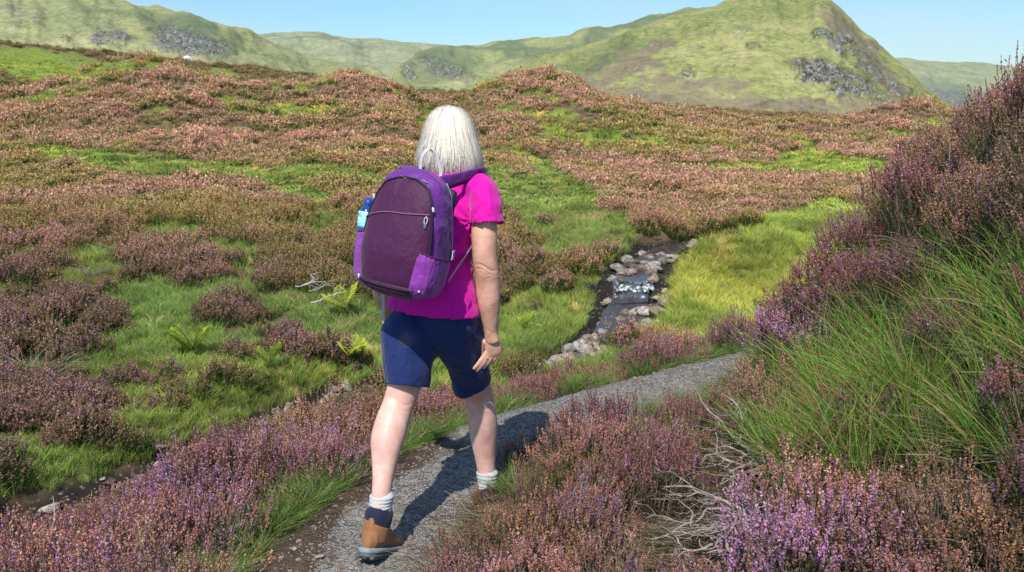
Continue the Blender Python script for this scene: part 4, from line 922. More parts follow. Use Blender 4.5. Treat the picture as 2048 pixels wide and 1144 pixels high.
def mat_cloth(name, col, fold=.6, weave=1400, dark=.75, rough=.8, stain=None, foldscale=9, spec=.25):
    m = M(name); t = NT(m); p = t.pos()
    f1 = t.noise(foldscale, 3, .5, t.mapping(p, scale=(1, 1, .55), rot=(.3, .35, 0)), .8); f2 = t.noise(foldscale*3.2, 3, .5, p, .4)
    w = t.voro(weave, p); c = t.mix(t.ramp(f2, [(.35, .25), (.65, 0)]), col, tuple(k*dark for k in col))
    if stain:
        sx, sr, sc_ = stain; vm = t.new('ShaderNodeVectorMath', operation='DISTANCE'); t.put(p, vm.inputs[0]); vm.inputs[1].default_value = sx
        d = t.math('ADD', t.math('DIVIDE', vm.outputs['Value'], sr), t.math('MULTIPLY', t.math('SUBTRACT', t.noise(24, 5, .75, p), .5), 2.2))
        c = t.mix(t.ramp(d, [(.45, .5), (1.05, 0)]), c, sc_)
    h = t.math('ADD', f1, t.math('MULTIPLY', f2, .25)); b = t.bump(h, fold, .03)
    b = t.bump(w, .25, .0006, b); t.out(c, rough, b, spec=spec, sheen=.15); return m
def mat_plain(name, c, rough=.6, spec=.4, metallic=0, bumpy=0):
    m = M(name); t = NT(m); p = t.coord('Object'); n = t.noise(60, 4, .6, p)
    t.out(t.mix(t.ramp(n, [(.35, .3), (.6, 0)]), c, tuple(k*.75 for k in c)), rough, t.bump(n, bumpy or .1, .002), spec=spec, metallic=metallic); return m
MSK = mat_skin(); MSH = mat_cloth("magenta jersey", (.70,.002,.36), 1.0, foldscale=7)
STAINP = tuple(A3(812, 680, 3.60))
MSO = mat_cloth("navy trekking cloth", (.012,.028,.125), .8, rough=.7, stain=(STAINP, .040, (.11,.11,.14)), foldscale=8)
MSC = mat_cloth("grey ribbed sock", (.60,.62,.62), .2, rough=.95)
PV = (.135,.022,.23)
MPV = mat_cloth("violet nylon", PV, .6, rough=.55, foldscale=11, spec=.35); MPP = mat_cloth("plum nylon", (.062,.006,.052), .45, rough=.6, foldscale=10, spec=.3)
MPM = mat_cloth("mauve nylon", (.27,.045,.36), .6, rough=.5, foldscale=12, spec=.35); MBK = mat_plain("black piping", (.012,.008,.02), .6)
MGW = mat_plain("grey webbing", (.40,.43,.45), .75); MGR = mat_plain("pale grey cord", (.62,.62,.64), .6); MDP = mat_plain("dark plum trim", (.10,.012,.05), .7)
ME_ = mat_plain("buckle grey", (.5,.55,.58), .4)
YH, YS, YP = 3.83, 3.77, 3.73
root = empty("person", (float((A3(870, 640, 3.73))[0]), 3.70, 0.0)); ro = np.array(root.location)
tag(root, "white-haired woman in magenta shirt and navy shorts walking away along the path", "person")
def part(me, name, parent=root, label=None, base=ro):
    """mesh built in world space -> child whose origin is the walker's base"""
    me.transform(Matrix.Translation(-Vector(base))); o = link(me, name, parent)
    if parent is not root: pass
    if label: o['label'] = label
    return o
# --- body -------------------------------------------------------------
def P5(u, v, y, hw, hd): return [*A3(u, v, y), hw, hd]
Lank = A3(764, 985, 3.50); Rank = A3(973, 945, 4.00)
bodyp = []
bodyp.append(limb([P5(830, 665, 3.73, .070, .075), P5(815, 720, 3.70, .070, .080), P5(807, 775, 3.68, .062, .068), P5(795, 812, 3.655, .0585, .062), P5(782, 850, 3.61, .0625, .063), P5(774, 885, 3.58, .061, .060), P5(768, 930, 3.545, .046, .048), P5(764, 975, 3.505, .036, .040), P5(762, 1015, 3.49, .036, .044)], 22))
bodyp.append(limb([P5(918, 665, 3.79, .070, .075), P5(938, 720, 3.86, .070, .080), P5(951, 770, 3.92, .0625, .068), P5(958, 800, 3.95, .0605, .062), P5(965, 840, 3.97, .060, .062), P5(968, 880, 3.99, .0535, .055), P5(971, 920, 4.0, .042, .045), P5(973, 950, 4.0, .0365, .041), P5(975, 985, 4.01, .036, .045)], 22))
# feet inside the boots
bodyp.append(limb([[*(Lank+H_*-.01+UP*-.06), .03, .035], [*(Lank+H_*.01+UP*-.10), .03, .03]], 5)); bodyp.append(limb([[*(Rank+H_*-.01+UP*-.06), .03, .035], [*(Rank+H_*.01+UP*-.10), .03, .03]], 5))
# torso (slimmer than the shirt)
bodyp.append(limb([P5(872, 675, 3.75, .12, .07), P5(868, 610, 3.755, .13, .075), P5(866, 540, 3.77, .11, .065), P5(872, 450, 3.79, .115, .07), P5(884, 390, 3.80, .12, .06), P5(889, 358, 3.81, .07, .045)], 14))
bodyp.append(limb([P5(890, 358, 3.80, .058, .060), P5(896, 322, 3.82, .052, .055), P5(902, 290, 3.85, .052, .056)], 7))
# arms
RA = [P5(952, 392, 3.72, .040, .042), P5(967, 430, 3.672, .045, .046), P5(969, 465, 3.655, .0475, .050), P5(969, 500, 3.65, .0455, .048), P5(972, 535, 3.655, .0455, .044), P5(975, 560, 3.67, .0475, .044), P5(977, 595, 3.68, .0445, .041), P5(980, 635, 3.70, .0345, .033), P5(982, 662, 3.715, .0265, .027), P5(984, 680, 3.72, .0285, .021)]
bodyp.append(limb(RA, 26)); bodyp.append(ball(A3(945, 392, 3.74), (.04, .04, .035)))
LA = [P5(820, 392, 3.85, .040, .040), P5(798, 440, 3.87, .047, .05), P5(782, 500, 3.88, .044, .046), P5(766, 548, 3.91, .042, .042), P5(766, 572, 3.97, .044, .042), P5(766, 590, 4.05, .040, .038), P5(768, 605, 4.12, .028, .028), P5(771, 613, 4.17, .034, .022)]
bodyp.append(limb(LA, 22))
# head with a face
hc = A3(903, 268, 3.86)
bodyp.append(ball(hc+UP*.018-H_*.012, (.074, .092, .082))); bodyp.append(limb([[*(hc+H_*.020-UP*.02), .066, .070], [*(hc+H_*.032-UP*.075), .052, .052], [*(hc+H_*.045-UP*.105), .030, .030]], 8))
bodyp.append(limb([[*(hc+H_*.088+UP*.012), .008, .007], [*(hc+H_*.106-UP*.022), .014, .011]], 5))                 # nose
bodyp.append(ball(hc+H_*.084+UP*.033, (.045, .014, .010)));                                                        # brow
for s_ in (-1, 1):
    bodyp.append(ball(hc+R_*.078*s_-UP*.004, (.008, .020, .032))); bodyp.append(ball(hc+H_*.068+R_*.042*s_-UP*.02, (.022, .018, .018)))
bodyp.append(ball(hc+H_*.086-UP*.053, (.024, .010, .005))); bodyp.append(ball(hc+H_*.084-UP*.064, (.020, .010, .006)))
RINGP = []
def hand(wr, down, lat, nrm, mir=1):
    """wr wrist, down finger direction, lat across palm towards little finger, nrm out of the back of the hand"""
    ps = []; w = np.asarray(wr); dn = unit(down); lt = unit(lat-dn*np.dot(lat, dn)); lt0 = lt; ws_ = .86 if mir == 2 else 1; nm = np.cross(dn, lt); nm = nm if np.dot(nm, nrm) > 0 else -nm
    ps.append(tube([(w-dn*.016, lt*.025*ws_, nm*.018), (w+dn*.018, lt*.029*ws_, nm*.0165), (w+dn*.048, lt*.036*ws_, nm*.0145), (w+dn*.072, lt*.0375*ws_, nm*.012), (w+dn*.080, lt*.033*ws_, nm*.010)], 20))
    for k, (o, l, r_, sp, cu) in enumerate(((-.029, .070, .0088, -.12, .5), (-.010, .079, .0092, -.03, .62), (.0095, .074, .0088, .05, .72), (.028, .058, .0078, .16, .85))):
        p = w+dn*.076+lt*o*ws_; d = unit(dn+lt*sp-nm*.12); cu = cu
        if mir == 2: d = unit(FD+lt*sp*.7); cu = cu*.45; l = l*(1.12, 1.18, 1.12, 1.0)[k]
        pts = [p-dn*.014]
        for j, fr in enumerate((.42, .32, .26)):
            d = unit(d*math.cos(cu*(.35+.22*j))-nm*math.sin(cu*(.35+.22*j))); pts.append(pts[-1]+d*(l*fr+(.012 if j == 0 else 0)))
        rr = [r_*1.05, r_*1.05, r_*.95, r_*.80]; RINGP.append((pts[0]*.35+pts[1]*.65, pts[1]-pts[0])); ps.append(limb([[*q, a, a*.93] for q, a in zip(pts, rr)], 10, side=lt, k=14))
    p = w+dn*.022-lt*.024-nm*.006; d = unit(dn*.9-lt*.35-nm*.5); pts = [p, p+d*.034, p+d*.034+unit(d*.7+dn*.5)*.028, p+d*.034+unit(d*.7+dn*.5)*.028+unit(d*.4+dn*.9)*.022]
    ps.append(limb([[*q, a, a] for q, a in zip(pts, (.0135, .0115, .0105, .0085))], 9, side=lt, k=14)); return ps
wr = A3(983, 672, 3.72); hdir = unit(A3(989, 716, 3.74)-wr)
hn = unit(R_*.50-H_*.80); hl = -np.cross(hdir, hn)
if np.dot(hl, R_) < 0: hl = -hl
FD = unit(A3(966, 752, 3.735)-A3(992, 708, 3.735))
handp = hand(wr, hdir, hl, hn, 2)
handl = hand(A3(770, 610, 4.15), unit(np.array([.05, .35, -.8])), -H_, -R_)
bodyp += handp+handl
def tanattr(me, off=np.zeros(3)):
    n = len(me.vertices); co = np.empty(n*3); me.vertices.foreach_get('co', co); co = co.reshape(-1, 3); z = co[:, 2]
    a = sstep(.62, .72, z); at_ = me.attributes.new('tan', 'FLOAT', 'POINT'); at_.data.foreach_set('value', a.astype(np.float32))
def bodydisp(co, no):
    for (u, v, y, s_, am) in ((800, 806, 3.60, .006, .0035), (803, 818, 3.60, .004, .0018), (957, 797, 3.90, .006, .004), (958, 812, 3.90, .005, .002), (972, 536, 3.61, .006, .0035), (974, 545, 3.61, .004, .002), (982, 664, 3.69, .004, .0015)):
        c = A3(u, v, y); d = co-c; k = np.exp(-((d[:, 2]+.12*d[:, 0]+.010*np.sin(d[:, 0]*60))/s_)**2)*np.exp(-((d[:, 0])**2+d[:, 1]**2)/.045**2)*np.clip(-no[:, 1], 0, 1); co = co-no*(k*am)[:, None]
    n = fbm(co[:, 0]*14+co[:, 1]*9, co[:, 2]*9, 3, 8); return co+no*(n*.0022)[:, None]
body = fuse("body", bodyp, .0032, 4, [MSK], disp=bodydisp); tanattr(body); body = part(body, "body")
# eyes, nails, ring as small parts
MEY = mat_plain("eye", (.75,.74,.72), .2); MIR = mat_plain("iris", (.06,.10,.14), .2); MGO = mat_plain("gold ring", (.8,.55,.2), .25, metallic=1)
def simple(name, tubes, mat, parent=None, label=None, smooth=True):
    V = []; Q = []; n = 0
    for v, q in tubes: V += v.tolist(); Q += [[i+n for i in f] for f in q]; n += len(v)
    me = bpy.data.meshes.new(name); me.from_pydata(V, [], Q); me.materials.append(mat)
    bm = bmesh.new(); bm.from_mesh(me); bmesh.ops.recalc_face_normals(bm, faces=bm.faces); bm.to_mesh(me); bm.free()
    if smooth: me.polygons.foreach_set('use_smooth', np.ones(len(me.polygons), bool))
    return me
for s_ in (-1, 1):
    e = part(simple("eye", [ball(hc+H_*.082+R_*.030*s_+UP*.012, (.013, .011, .010))], MEY), "eye", body)
    part(simple("iris", [ball(hc+H_*.0915+R_*.030*s_+UP*.012, (.005, .002, .005))], MIR), "iris", body)
def torus(c, ax, r1, r2, n=24, k=8, sq=1.0):
    ax = unit(np.asarray(ax, float)); a = unit(np.cross(ax, [.1, .3, .9])); b = np.cross(ax, a); th = np.arange(n)/n*2*math.pi; P = c+np.outer(np.cos(th), a)*r1+np.outer(np.sin(th), b)*r1*sq
    return ringtube(P, r2, k)
def ringtube(P, r2, k=8):
    n = len(P); T = unit(np.roll(P, -1, 0)-np.roll(P, 1, 0)); c = P.mean(0); S = unit(P-c-T*((P-c)*T).sum(1, keepdims=True)); B = np.cross(T, S); ph = np.arange(k)/k*2*math.pi
    V = (P[:, None]+(S[:, None]*np.cos(ph)[None, :, None]+B[:, None]*np.sin(ph)[None, :, None])*r2).reshape(-1, 3); i = np.arange(n*k).reshape(n, k); j = np.roll(i, -1, 1); i2 = np.roll(i, -1, 0); j2 = np.roll(j, -1, 0)
    return V, np.stack([i, j, j2, i2], -1).reshape(-1, 4).tolist()
rp, rd = RINGP[1]
part(simple("ring", [torus(rp, rd, .0100, .0015)], MGO), "ring", root)
# --- clothes ------------------------------------------------------------
def folds(scale, amp, dirv, sd, zr=None):
    d = unit(np.asarray(dirv, float))
    def f(co, no):
        q = co@d; r_ = co@unit(np.cross(d, [.3, .2, .9])); n = fbm(q*scale+fbm(r_*5, q*3, 2, sd)*.8, r_*scale*.22, 3, sd)+.5*fbm(co[:, 0]*8+co[:, 1]*6, co[:, 2]*8, 2, sd+4)
        a = amp if zr is None else amp*zr(co)
        return co+no*(n*a)[:, None]
    return f
shirtp = [limb([P5(866, 624, 3.735, .188, .136), P5(865, 600, 3.735, .182, .130), P5(862, 560, 3.745, .170, .117), P5(863, 515, 3.755, .160, .108), P5(872, 470, 3.765, .158, .108), P5(880, 430, 3.775, .163, .110), P5(886, 395, 3.785, .165, .098), P5(889, 365, 3.79, .135, .078), P5(890, 346, 3.795, .085, .064), P5(891, 332, 3.80, .064, .060)], 30, k=40)]
sls = [P5(935, 372, 3.745, .060, .062), P5(962, 385, 3.71, .062, .066), P5(970, 412, 3.675, .060, .066), P5(974, 432, 3.66, .060, .066), P5(975, 448, 3.652, .061, .067)]
sll = [P5(842, 372, 3.83, .060, .062), P5(812, 385, 3.86, .060, .064), P5(800, 412, 3.87, .058, .064), P5(795, 445, 3.875, .058, .065)]
shirtp += [limb(sls, 12), limb(sll, 12)]
def cutopen(me, planes):
    """open a garment at its hems: drop faces beyond each (point, normal) plane within a radius"""
    bm = bmesh.new(); bm.from_mesh(me)
    for p, n, r_, *fl in planes:
        p = Vector(p); n = Vector(n); q = Vector(fl[0][0]) if fl else None; geom = [f for f in bm.faces if (f.calc_center_median()-p).dot(n) > 0 and (f.calc_center_median()-p).length < r_ and (q is None or (f.calc_center_median()-p).dot(q) > -fl[0][1])]
        bmesh.ops.delete(bm, geom=geom, context='FACES')
    bm.to_mesh(me); bm.free(); return me
def shirtdisp(co, no):
    co2 = folds(17, .0075, (.62, 0, .78), 3)(co, no)
    ap = A3(944, 440, 3.70); d = np.linalg.norm(co-ap, axis=1); v = co-ap; ang = np.arctan2(v[:, 2], v[:, 0]); co2 = co2+no*(np.sin(ang*9+d*20)*.007*np.exp(-(d/.10)**2))[:, None]
    wz = np.exp(-((co[:, 2]-A3(900, 530, 3.6)[2])/.07)**2); co2 = co2+no*(np.sin(co[:, 2]*95+co[:, 0]*14)*.0042*wz)[:, None]
    return co2
sh = fuse("shirt", shirtp, .0058, 4, [MSH], disp=shirtdisp)
hemc = A3(866, 622, 3.735); hn_ = unit(np.array([.02, .0, -1])+R_*-.0)
slc = A3(975, 448, 3.652); sld = unit(slc-A3(974, 425, 3.66)); slc2 = A3(795, 445, 3.875); neck = A3(891, 330, 3.80)
cutopen(sh, [(hemc-UP*.0+np.array([0, 0, .003]), (-.07, 0, -1), .30), (slc-sld*.003, sld, .10, (R_, .060)), (slc2, unit(slc2-A3(800, 412, 3.87)), .10, (-R_, .058)), (neck-UP*.004, unit(np.array([.05, .1, 1])), .10)])
shirt = part(sh, "shirt"); sm_ = shirt.modifiers.new("thickness", 'SOLIDIFY'); sm_.thickness = .0022; sm_.offset = -1
# collar band and sleeve hem
col_c = neck-UP*.006
me = simple("collar", [tube([(col_c-UP*.012, R_*.066, H_*.062), (col_c+UP*.004+H_*.003, R_*.060, H_*.058), (col_c+UP*.016+H_*.006, R_*.055, H_*.054)], 36, caps=1)], MSH); part(me, "collar", shirt)
shortp = [limb([P5(867, 600, 3.735, .160, .100), P5(867.5, 618, 3.735, .168, .108), P5(868, 632, 3.735, .176, .112), P5(870, 650, 3.745, .172, .105)], 12, k=40),
  limb([P5(831, 630, 3.73, .085, .100), P5(826, 655, 3.72, .106, .131), P5(822, 690, 3.71, .103, .118), P5(816, 730, 3.695, .088, .098), P5(811, 776, 3.68, .0790, .092)], 12), 
  limb([P5(910, 630, 3.745, .085, .100), P5(917, 655, 3.76, .104, .130), P5(925, 690, 3.80, .098, .115), P5(936, 728, 3.855, .083, .097), P5(947, 770, 3.91, .0760, .092)], 12)]
sp = fuse("shorts", shortp, .0055, 26, [MSO], disp=folds(11, .015, (.70, .1, .7), 9))
a1 = A3(811, 770, 3.68); a2 = A3(946, 764, 3.91)
cutopen(sp, [(a1, unit(A3(808, 800, 3.665)-a1), .125), (a2, unit(A3(955, 792, 3.94)-a2), .115)])
shorts = part(sp, "shorts"); sm_ = shorts.modifiers.new("thickness", 'SOLIDIFY'); sm_.thickness = .002; sm_.offset = -1
# hem stitching bands
# --- hair -----------------------------------------------------------------
def mat_hair():
    m = M("white blonde hair"); t = NT(m); c = t.attr('col', out='Color'); t.out(c, .42, spec=.45, trans=.12); return m
MHA = mat_hair(); rng = np.random.default_rng(11)
crown = hc+UP*.112-H_*.018
def hairpos(ph, t, Lf, jit):
    """ph azimuth from facing direction, t 0..1 along the strand"""
    drop = t**1.25*Lf; z = drop
    rho = np.interp(z, [0, .006, .02, .05, .09, .13, .17, .205, .24, .27], [0.0, .032, .056, .078, .092, .102, .114, .121, .120, .112])
    ax = np.where(np.abs(ph) > math.pi/2, 1.0, 1.02); sidew = np.sin(ph); fw = np.cos(ph)
    return crown[None, None]+(R_[None, None]*sidew[..., None]*(rho+jit)[..., None]*1.0+H_[None, None]*(fw*(rho+jit))[..., None]*1.0)-UP[None, None]*z[..., None]
def strands(n, jw, wd, dark, seed, lmul=1.0):
    rg = np.random.default_rng(seed); ph = rg.uniform(-math.pi, math.pi, n); k = 12; t = np.linspace(0, 1, k)[None]
    gj = rg.choice([7., 13., 19.], n); grp = np.round(ph*gj+np.sin(ph*5))/gj; ph0 = ph+(grp-ph)*.0
    L = np.where(np.abs(ph) < .95, .115, .226)+rg.normal(0, .012, n); L += .010*np.sin(ph*7)+.010*np.sin(ph*13+1)+.030*np.sin(ph)+rg.normal(0, .010, n); L *= lmul
    wav = .30*np.sin(t*4+rg.uniform(0, 6, (n, 1)))*t+rg.normal(0, .35, (n, 1))*t**2; pull = (grp-ph)[:, None]*(t-.25).clip(0, 1)*rg.uniform(.2, 1.0, (n, 1))
    jit = rg.uniform(-1, .9, (n, 1))*jw*(.3+.9*t**1.5)+rg.normal(0, .006, (n, 1))*t**4+.004*np.sin(grp*23)[:, None]*t
    pull = pull*1.25
    P = hairpos((ph[:, None]+wav*.35+pull), np.repeat(t, n, 0), L[:, None], jit)
    T = np.gradient(P, axis=1); rad = P-crown; rad[..., 2] = 0; S = unit(np.cross(T, rad+1e-5)); W_ = wd*rg.uniform(.5, 1.2, (n, 1, 1))*(1-.75*t[..., None]**3)
    V = np.stack([P-S*W_, P+S*W_], 2).reshape(-1, 3); i = (np.arange(n)[:, None]*k+np.arange(k-1)[None]).ravel()*2
    pal = np.array([(.92,.86,.74), (.97,.93,.85), (.80,.69,.52), (.55,.43,.29), (.95,.90,.80)])[rg.choice(5, n, p=[.3, .28, .17, .10, .15])]*rg.uniform(.85, 1.08, (n, 1))*dark
    rt = np.where(np.cos(ph) < .3, 1.0, .4)[:, None, None]*np.exp(-(t/.10)**2)[..., None]*.55; cc = pal[:, None]*(1-rt)+np.array([.30,.25,.19])*rt
    cc = cc*(1-.25*t[..., None]**4); return V, np.stack([i, i+1, i+3, i+2], 1), np.repeat(cc.reshape(-1, 3), 2, 0)
A = Acc(); A.add(*strands(5200, .008, .0016, 1.0, 1)); A.add(*strands(2500, .004, .0026, .72, 2, .97)); A.add(*strands(420, .024, .0006, 1.05, 3, 1.04))
# under-layer
ph = np.linspace(-math.pi, math.pi, 49)[:, None]; t = np.linspace(0, .95, 20)[None]; L = np.where(np.abs(ph) < 1.0, .10, .245); Pc = hairpos(ph+0*t, t+0*ph, L, -.010+0*ph*t); A.add(Pc.reshape(-1, 3), grid_faces(49, 20), (.42,.35,.26))
part(A.mesh("hair", [MHA]), "hair")
# --- socks and boots ---------------------------------------------------------
MLE = mat_cloth("tan boot leather", (.30,.135,.055), .35, rough=.65, weave=500, dark=.6); MNB = mat_cloth("navy boot cuff", (.012,.018,.045), .25, rough=.8); MSL = mat_plain("grey rubber sole", (.10,.11,.12), .7, bumpy=.4); MMD = mat_plain("midsole", (.26,.29,.31), .7); MLC = mat_plain("lace", (.10,.06,.04), .8)
def boot(ank, pitch, lab, hd=25, ln=1.0):
    """ank = ankle centre; local frame fw along heading pitched down"""
    H_ = np.array([math.sin(R(hd)), math.cos(R(hd)), 0]); R_ = np.array([math.cos(R(hd)), -math.sin(R(hd)), 0])
    c, s = math.cos(pitch), math.sin(pitch); fw = H_*c-UP*s; up = UP*c+H_*s; a = np.asarray(ank)
    def L(x, y, z): return a+fw*x*(ln if x > 0 else 1)+R_*y+up*z
    bt = empty("boot", tuple(a-ro)); bt.parent = root
    if lab: bt['label'] = lab
    def bp(me, name): me.transform(Matrix.Translation(-Vector(a))); o = link(me, name, bt); return o
    up_ = [tube([(L(-.072, 0, -.085), R_*.022, up*.03), (L(-.062, 0, -.078), R_*.034, up*.040), (L(-.02, 0, -.070), R_*.040, up*.052), (L(.045, 0, -.072), R_*.043, up*.045), (L(.11, 0, -.085), R_*.047, up*.032), (L(.165, 0, -.092), R_*.043, up*.026), (L(.20, 0, -.098), R_*.028, up*.018)], 28),
           tube([(L(-.012, 0, -.085), R_*.044, fw*.062), (L(-.010, 0, -.050), R_*.047-up*.006, fw*.061), (L(-.008, 0, -.020), R_*.048-up*.016, fw*.061)], 28, caps=1)]
    bp(fuse("upper", up_, .004, 3, [MLE]), "upper")
    bp(simple("ankle_cuff", [tube([(L(-.006, 0, -.035), R_*.0465, fw*.058), (L(-.004, 0, -.005), R_*.0500, fw*.062), (L(-.002, 0, .018), R_*.0500, fw*.062), (L(-.001, 0, .027), R_*.046, fw*.057)], 32, caps=1)], MNB), "ankle_cuff")
    # V of leather running up the back seam
    bp(simple("heel_tab", [tube([(L(-.060, 0, -.065), R_*.020, fw*.010), (L(-.063, 0, -.03), R_*.017, fw*.008), (L(-.062, 0, -.005), R_*.010, fw*.006)], 16)], MLE), "heel_tab")
    def outl(z, g, h): return tube([(L(-.086, 0, z), R_*(.020+g), up*h), (L(-.07, 0, z), R_*(.036+g), up*h), (L(-.02, 0, z), R_*(.040+g), up*h), (L(.05, 0, z), R_*(.042+g), up*h), (L(.12, 0, z), R_*(.048+g), up*h), (L(.175, 0, z+.003), R_*(.042+g), up*h), (L(.208, 0, z+.008), R_*(.024+g), up*h)], 28, ex=.6)
    bp(simple("midsole", [outl(-.116, .003, .011)], MMD), "midsole")
    tr = [outl(-.132, .002, .008)]
    for x in np.arange(-.075, .19, .024):
        for y in (-.028, 0, .028): tr.append(tube([(L(x-.007, y, -.140), R_*.009, up*.007), (L(x+.007, y, -.140), R_*.009, up*.007)], 8, caps=1, ex=.5))
    bp(simple("outsole", tr, MSL), "outsole")
    lc = []
    for q in range(5):
        x = .045+q*.018; z = -.032-q*.010; lc.append(tube([(L(x, -.022, z-.004), up*.0022, fw*.0022), (L(x+.004, 0, z+.006), up*.0022, fw*.0022), (L(x+.008, .022, z-.004), up*.0022, fw*.0022)], 8, caps=1))
    bp(simple("lace", lc, MLC), "lace"); return bt
def sock(c0, c1, w, lab=None):
    c0 = np.asarray(c0); c1 = np.asarray(c1); d = c1-c0; secs = []
    for k, tq in enumerate(np.linspace(0, 1, 13)): secs.append((c0+d*tq, R_*w*(1+.07*math.sin(k*2.2)+.10*(1-tq)*(k < 5)), H_*w*1.12*(1+.07*math.sin(k*2.2+1))))
    part(simple("sock", [tube(secs, 32, caps=1)], MSC), "sock", root, lab)
boot(A3(758, 1034, 3.485), R(20), None, 18, .98); sock(A3(764, 990, 3.50), A3(761, 1018, 3.49), .0405)
boot(A3(978, 987, 4.0), R(-4), None, 20, .95); sock(A3(974, 944, 4.0), A3(976, 974, 4.0), .0405)

# ---------------------------------------------------------------- backpack
pcen = A3(818, 468, 3.495); tilt = R(6)
pu = UP*math.cos(tilt)+H_*math.sin(tilt); pb = -H_*math.cos(tilt)+UP*math.sin(tilt)*.0-0*UP; pb = unit(-H_+UP*math.tan(tilt)); pr = R_
roll = R(8); pr, pu = pr*math.cos(roll)+pu*math.sin(roll)*-1, pu*math.cos(roll)+pr*math.sin(roll)
PH, PW, PD = .458, .150, .100
bp_root = empty("backpack", tuple(pcen)); tag(bp_root, "violet and plum day pack with grey straps worn on the woman's back", "backpack")
def bpart(me, name, parent=bp_root, label=None):
    me.transform(Matrix.Translation(-Vector(pcen))); o = link(me, name, parent)
    if label: o['label'] = label
    return o
def pprof(t):
    w = np.interp(t, [0, .05, .15, .35, .6, .8, .92, 1], [.68, .80, .93, 1.0, .96, .85, .75, .60])
    d = np.interp(t, [0, .05, .15, .35, .6, .8, .92, 1], [.66, .86, 1.06, 1.12, .94, .74, .56, .40])
    e = np.sqrt(np.clip(1-((.10-t)/.10)**2, 0, 1)) if t < .10 else (np.sqrt(np.clip(1-((t-.88)/.12)**2, 0, 1)) if t > .88 else 1)
    return PW*w*(.35+.65*e), PD*d*(.3+.7*e)
def ppt(t, ph, off=0):
    """point on the sack: t height, ph angle (0 = right side, -90 = outer face)"""
    w, d = pprof(t); c, s = math.cos(ph), math.sin(ph); x = math.copysign(abs(c)**.62, c)*w; y = math.copysign(abs(s)**.62, s)*d
    n = unit(np.array([c*d, s*w])); bul = 0
    p = pcen+pu*((t-.5)*PH)+pr*(x+n[0]*off)-pb*(y+n[1]*off); return p
def patch(t0, t1, p0, p1, off, nt_=26, np_=30, fn=None, bulge=0.0, name="panel", mat=MPV, edge=True, offe=-.002, thick=.004):
    V = []
    for i in range(nt_):
        a = i/(nt_-1); 
        for j in range(np_):
            b = j/(np_-1); t = t0+(t1-t0)*a; lo, hi = (p0, p1) if fn is None else fn(a); ph = lo+(hi-lo)*b
            k = (math.sin(a*math.pi)*math.sin(b*math.pi))**.45 if bulge or edge else 1
            if callable(t1): pass
            V.append(ppt(t, ph, offe+(off-offe)*k+bulge*k))
    return npmesh(name, V, grid_faces(nt_, np_), [mat], smooth=True)
V = []; TS = list(np.linspace(0, 1, 40)); NP = 56
for t in TS:
    for k in range(NP): V.append(ppt(t, -math.pi+k/NP*2*math.pi))
i = np.arange(len(TS)*NP).reshape(len(TS), NP); j = np.roll(i, -1, 1); Q = np.stack([i[:-1], j[:-1], j[1:], i[1:]], -1).reshape(-1, 4).tolist()+[i[0][::-1].tolist(), i[-1].tolist()]
V = np.array(V); rr_ = V-pcen; V = V+unit(rr_)*(fbm(V[:, 2]*5+V[:, 0]*12, V[:, 2]*14+V[:, 1]*5, 3, 5)*.009)[:, None]; V = V+(R_*.8-H_*.2)[None]*(np.sin((V@pr)*10+(V-pcen)@H_*120+((V-pcen)@pu)*14)*.0045*np.clip(((V-pcen)@pr)/.12, 0, 1)*sstep(-.1, .05, (V-pcen)@pu))[:, None]
bpart(simple("sack", [(V, Q)], MPV), "sack")
# outer plum panel, arched at the top and narrowing there
def fpan(a):
    t = .115+(.93-.115)*a; h = np.interp(a, [0, .1, .5, .8, .93, 1], [1.02, 1.10, 1.04, .90, .66, .12]); return -math.pi/2-h, -math.pi/2+h*.92
fp = patch(.115, .93, 0, 0, .010, 40, 40, fpan, name="front_panel", mat=MPP, offe=.0035)
bpart(fp, "front_panel")
edgep = [ppt(.115+(.93-.115)*a, fpan(a)[0], .006) for a in np.linspace(0, 1, 40)]+[ppt(.115+(.93-.115)*a, fpan(a)[1], .006) for a in np.linspace(1, 0, 40)]
edgep = np.array(edgep); 
V, Q = tube_np(edgep, np.full(len(edgep), .0042), 8); bpart(npmesh("piping", V, Q, [MBK], smooth=True), "piping")
# lower plum compartment with a seam
fb = lambda a: (-math.pi/2-1.12, -math.pi/2+1.05)
bpart(patch(.012, .122, 0, 0, .013, 14, 40, fb, name="bottom_panel", mat=MPP, offe=.004), "bottom_panel")
sm = np.array([ppt(.118-.02*math.sin(q*math.pi), -math.pi/2-1.08+2.1*q, .012) for q in np.linspace(0, 1, 30)]); V, Q = tube_np(sm, np.full(30, .0028), 7); bpart(npmesh("seam", V, Q, [MBK], smooth=True), "seam")
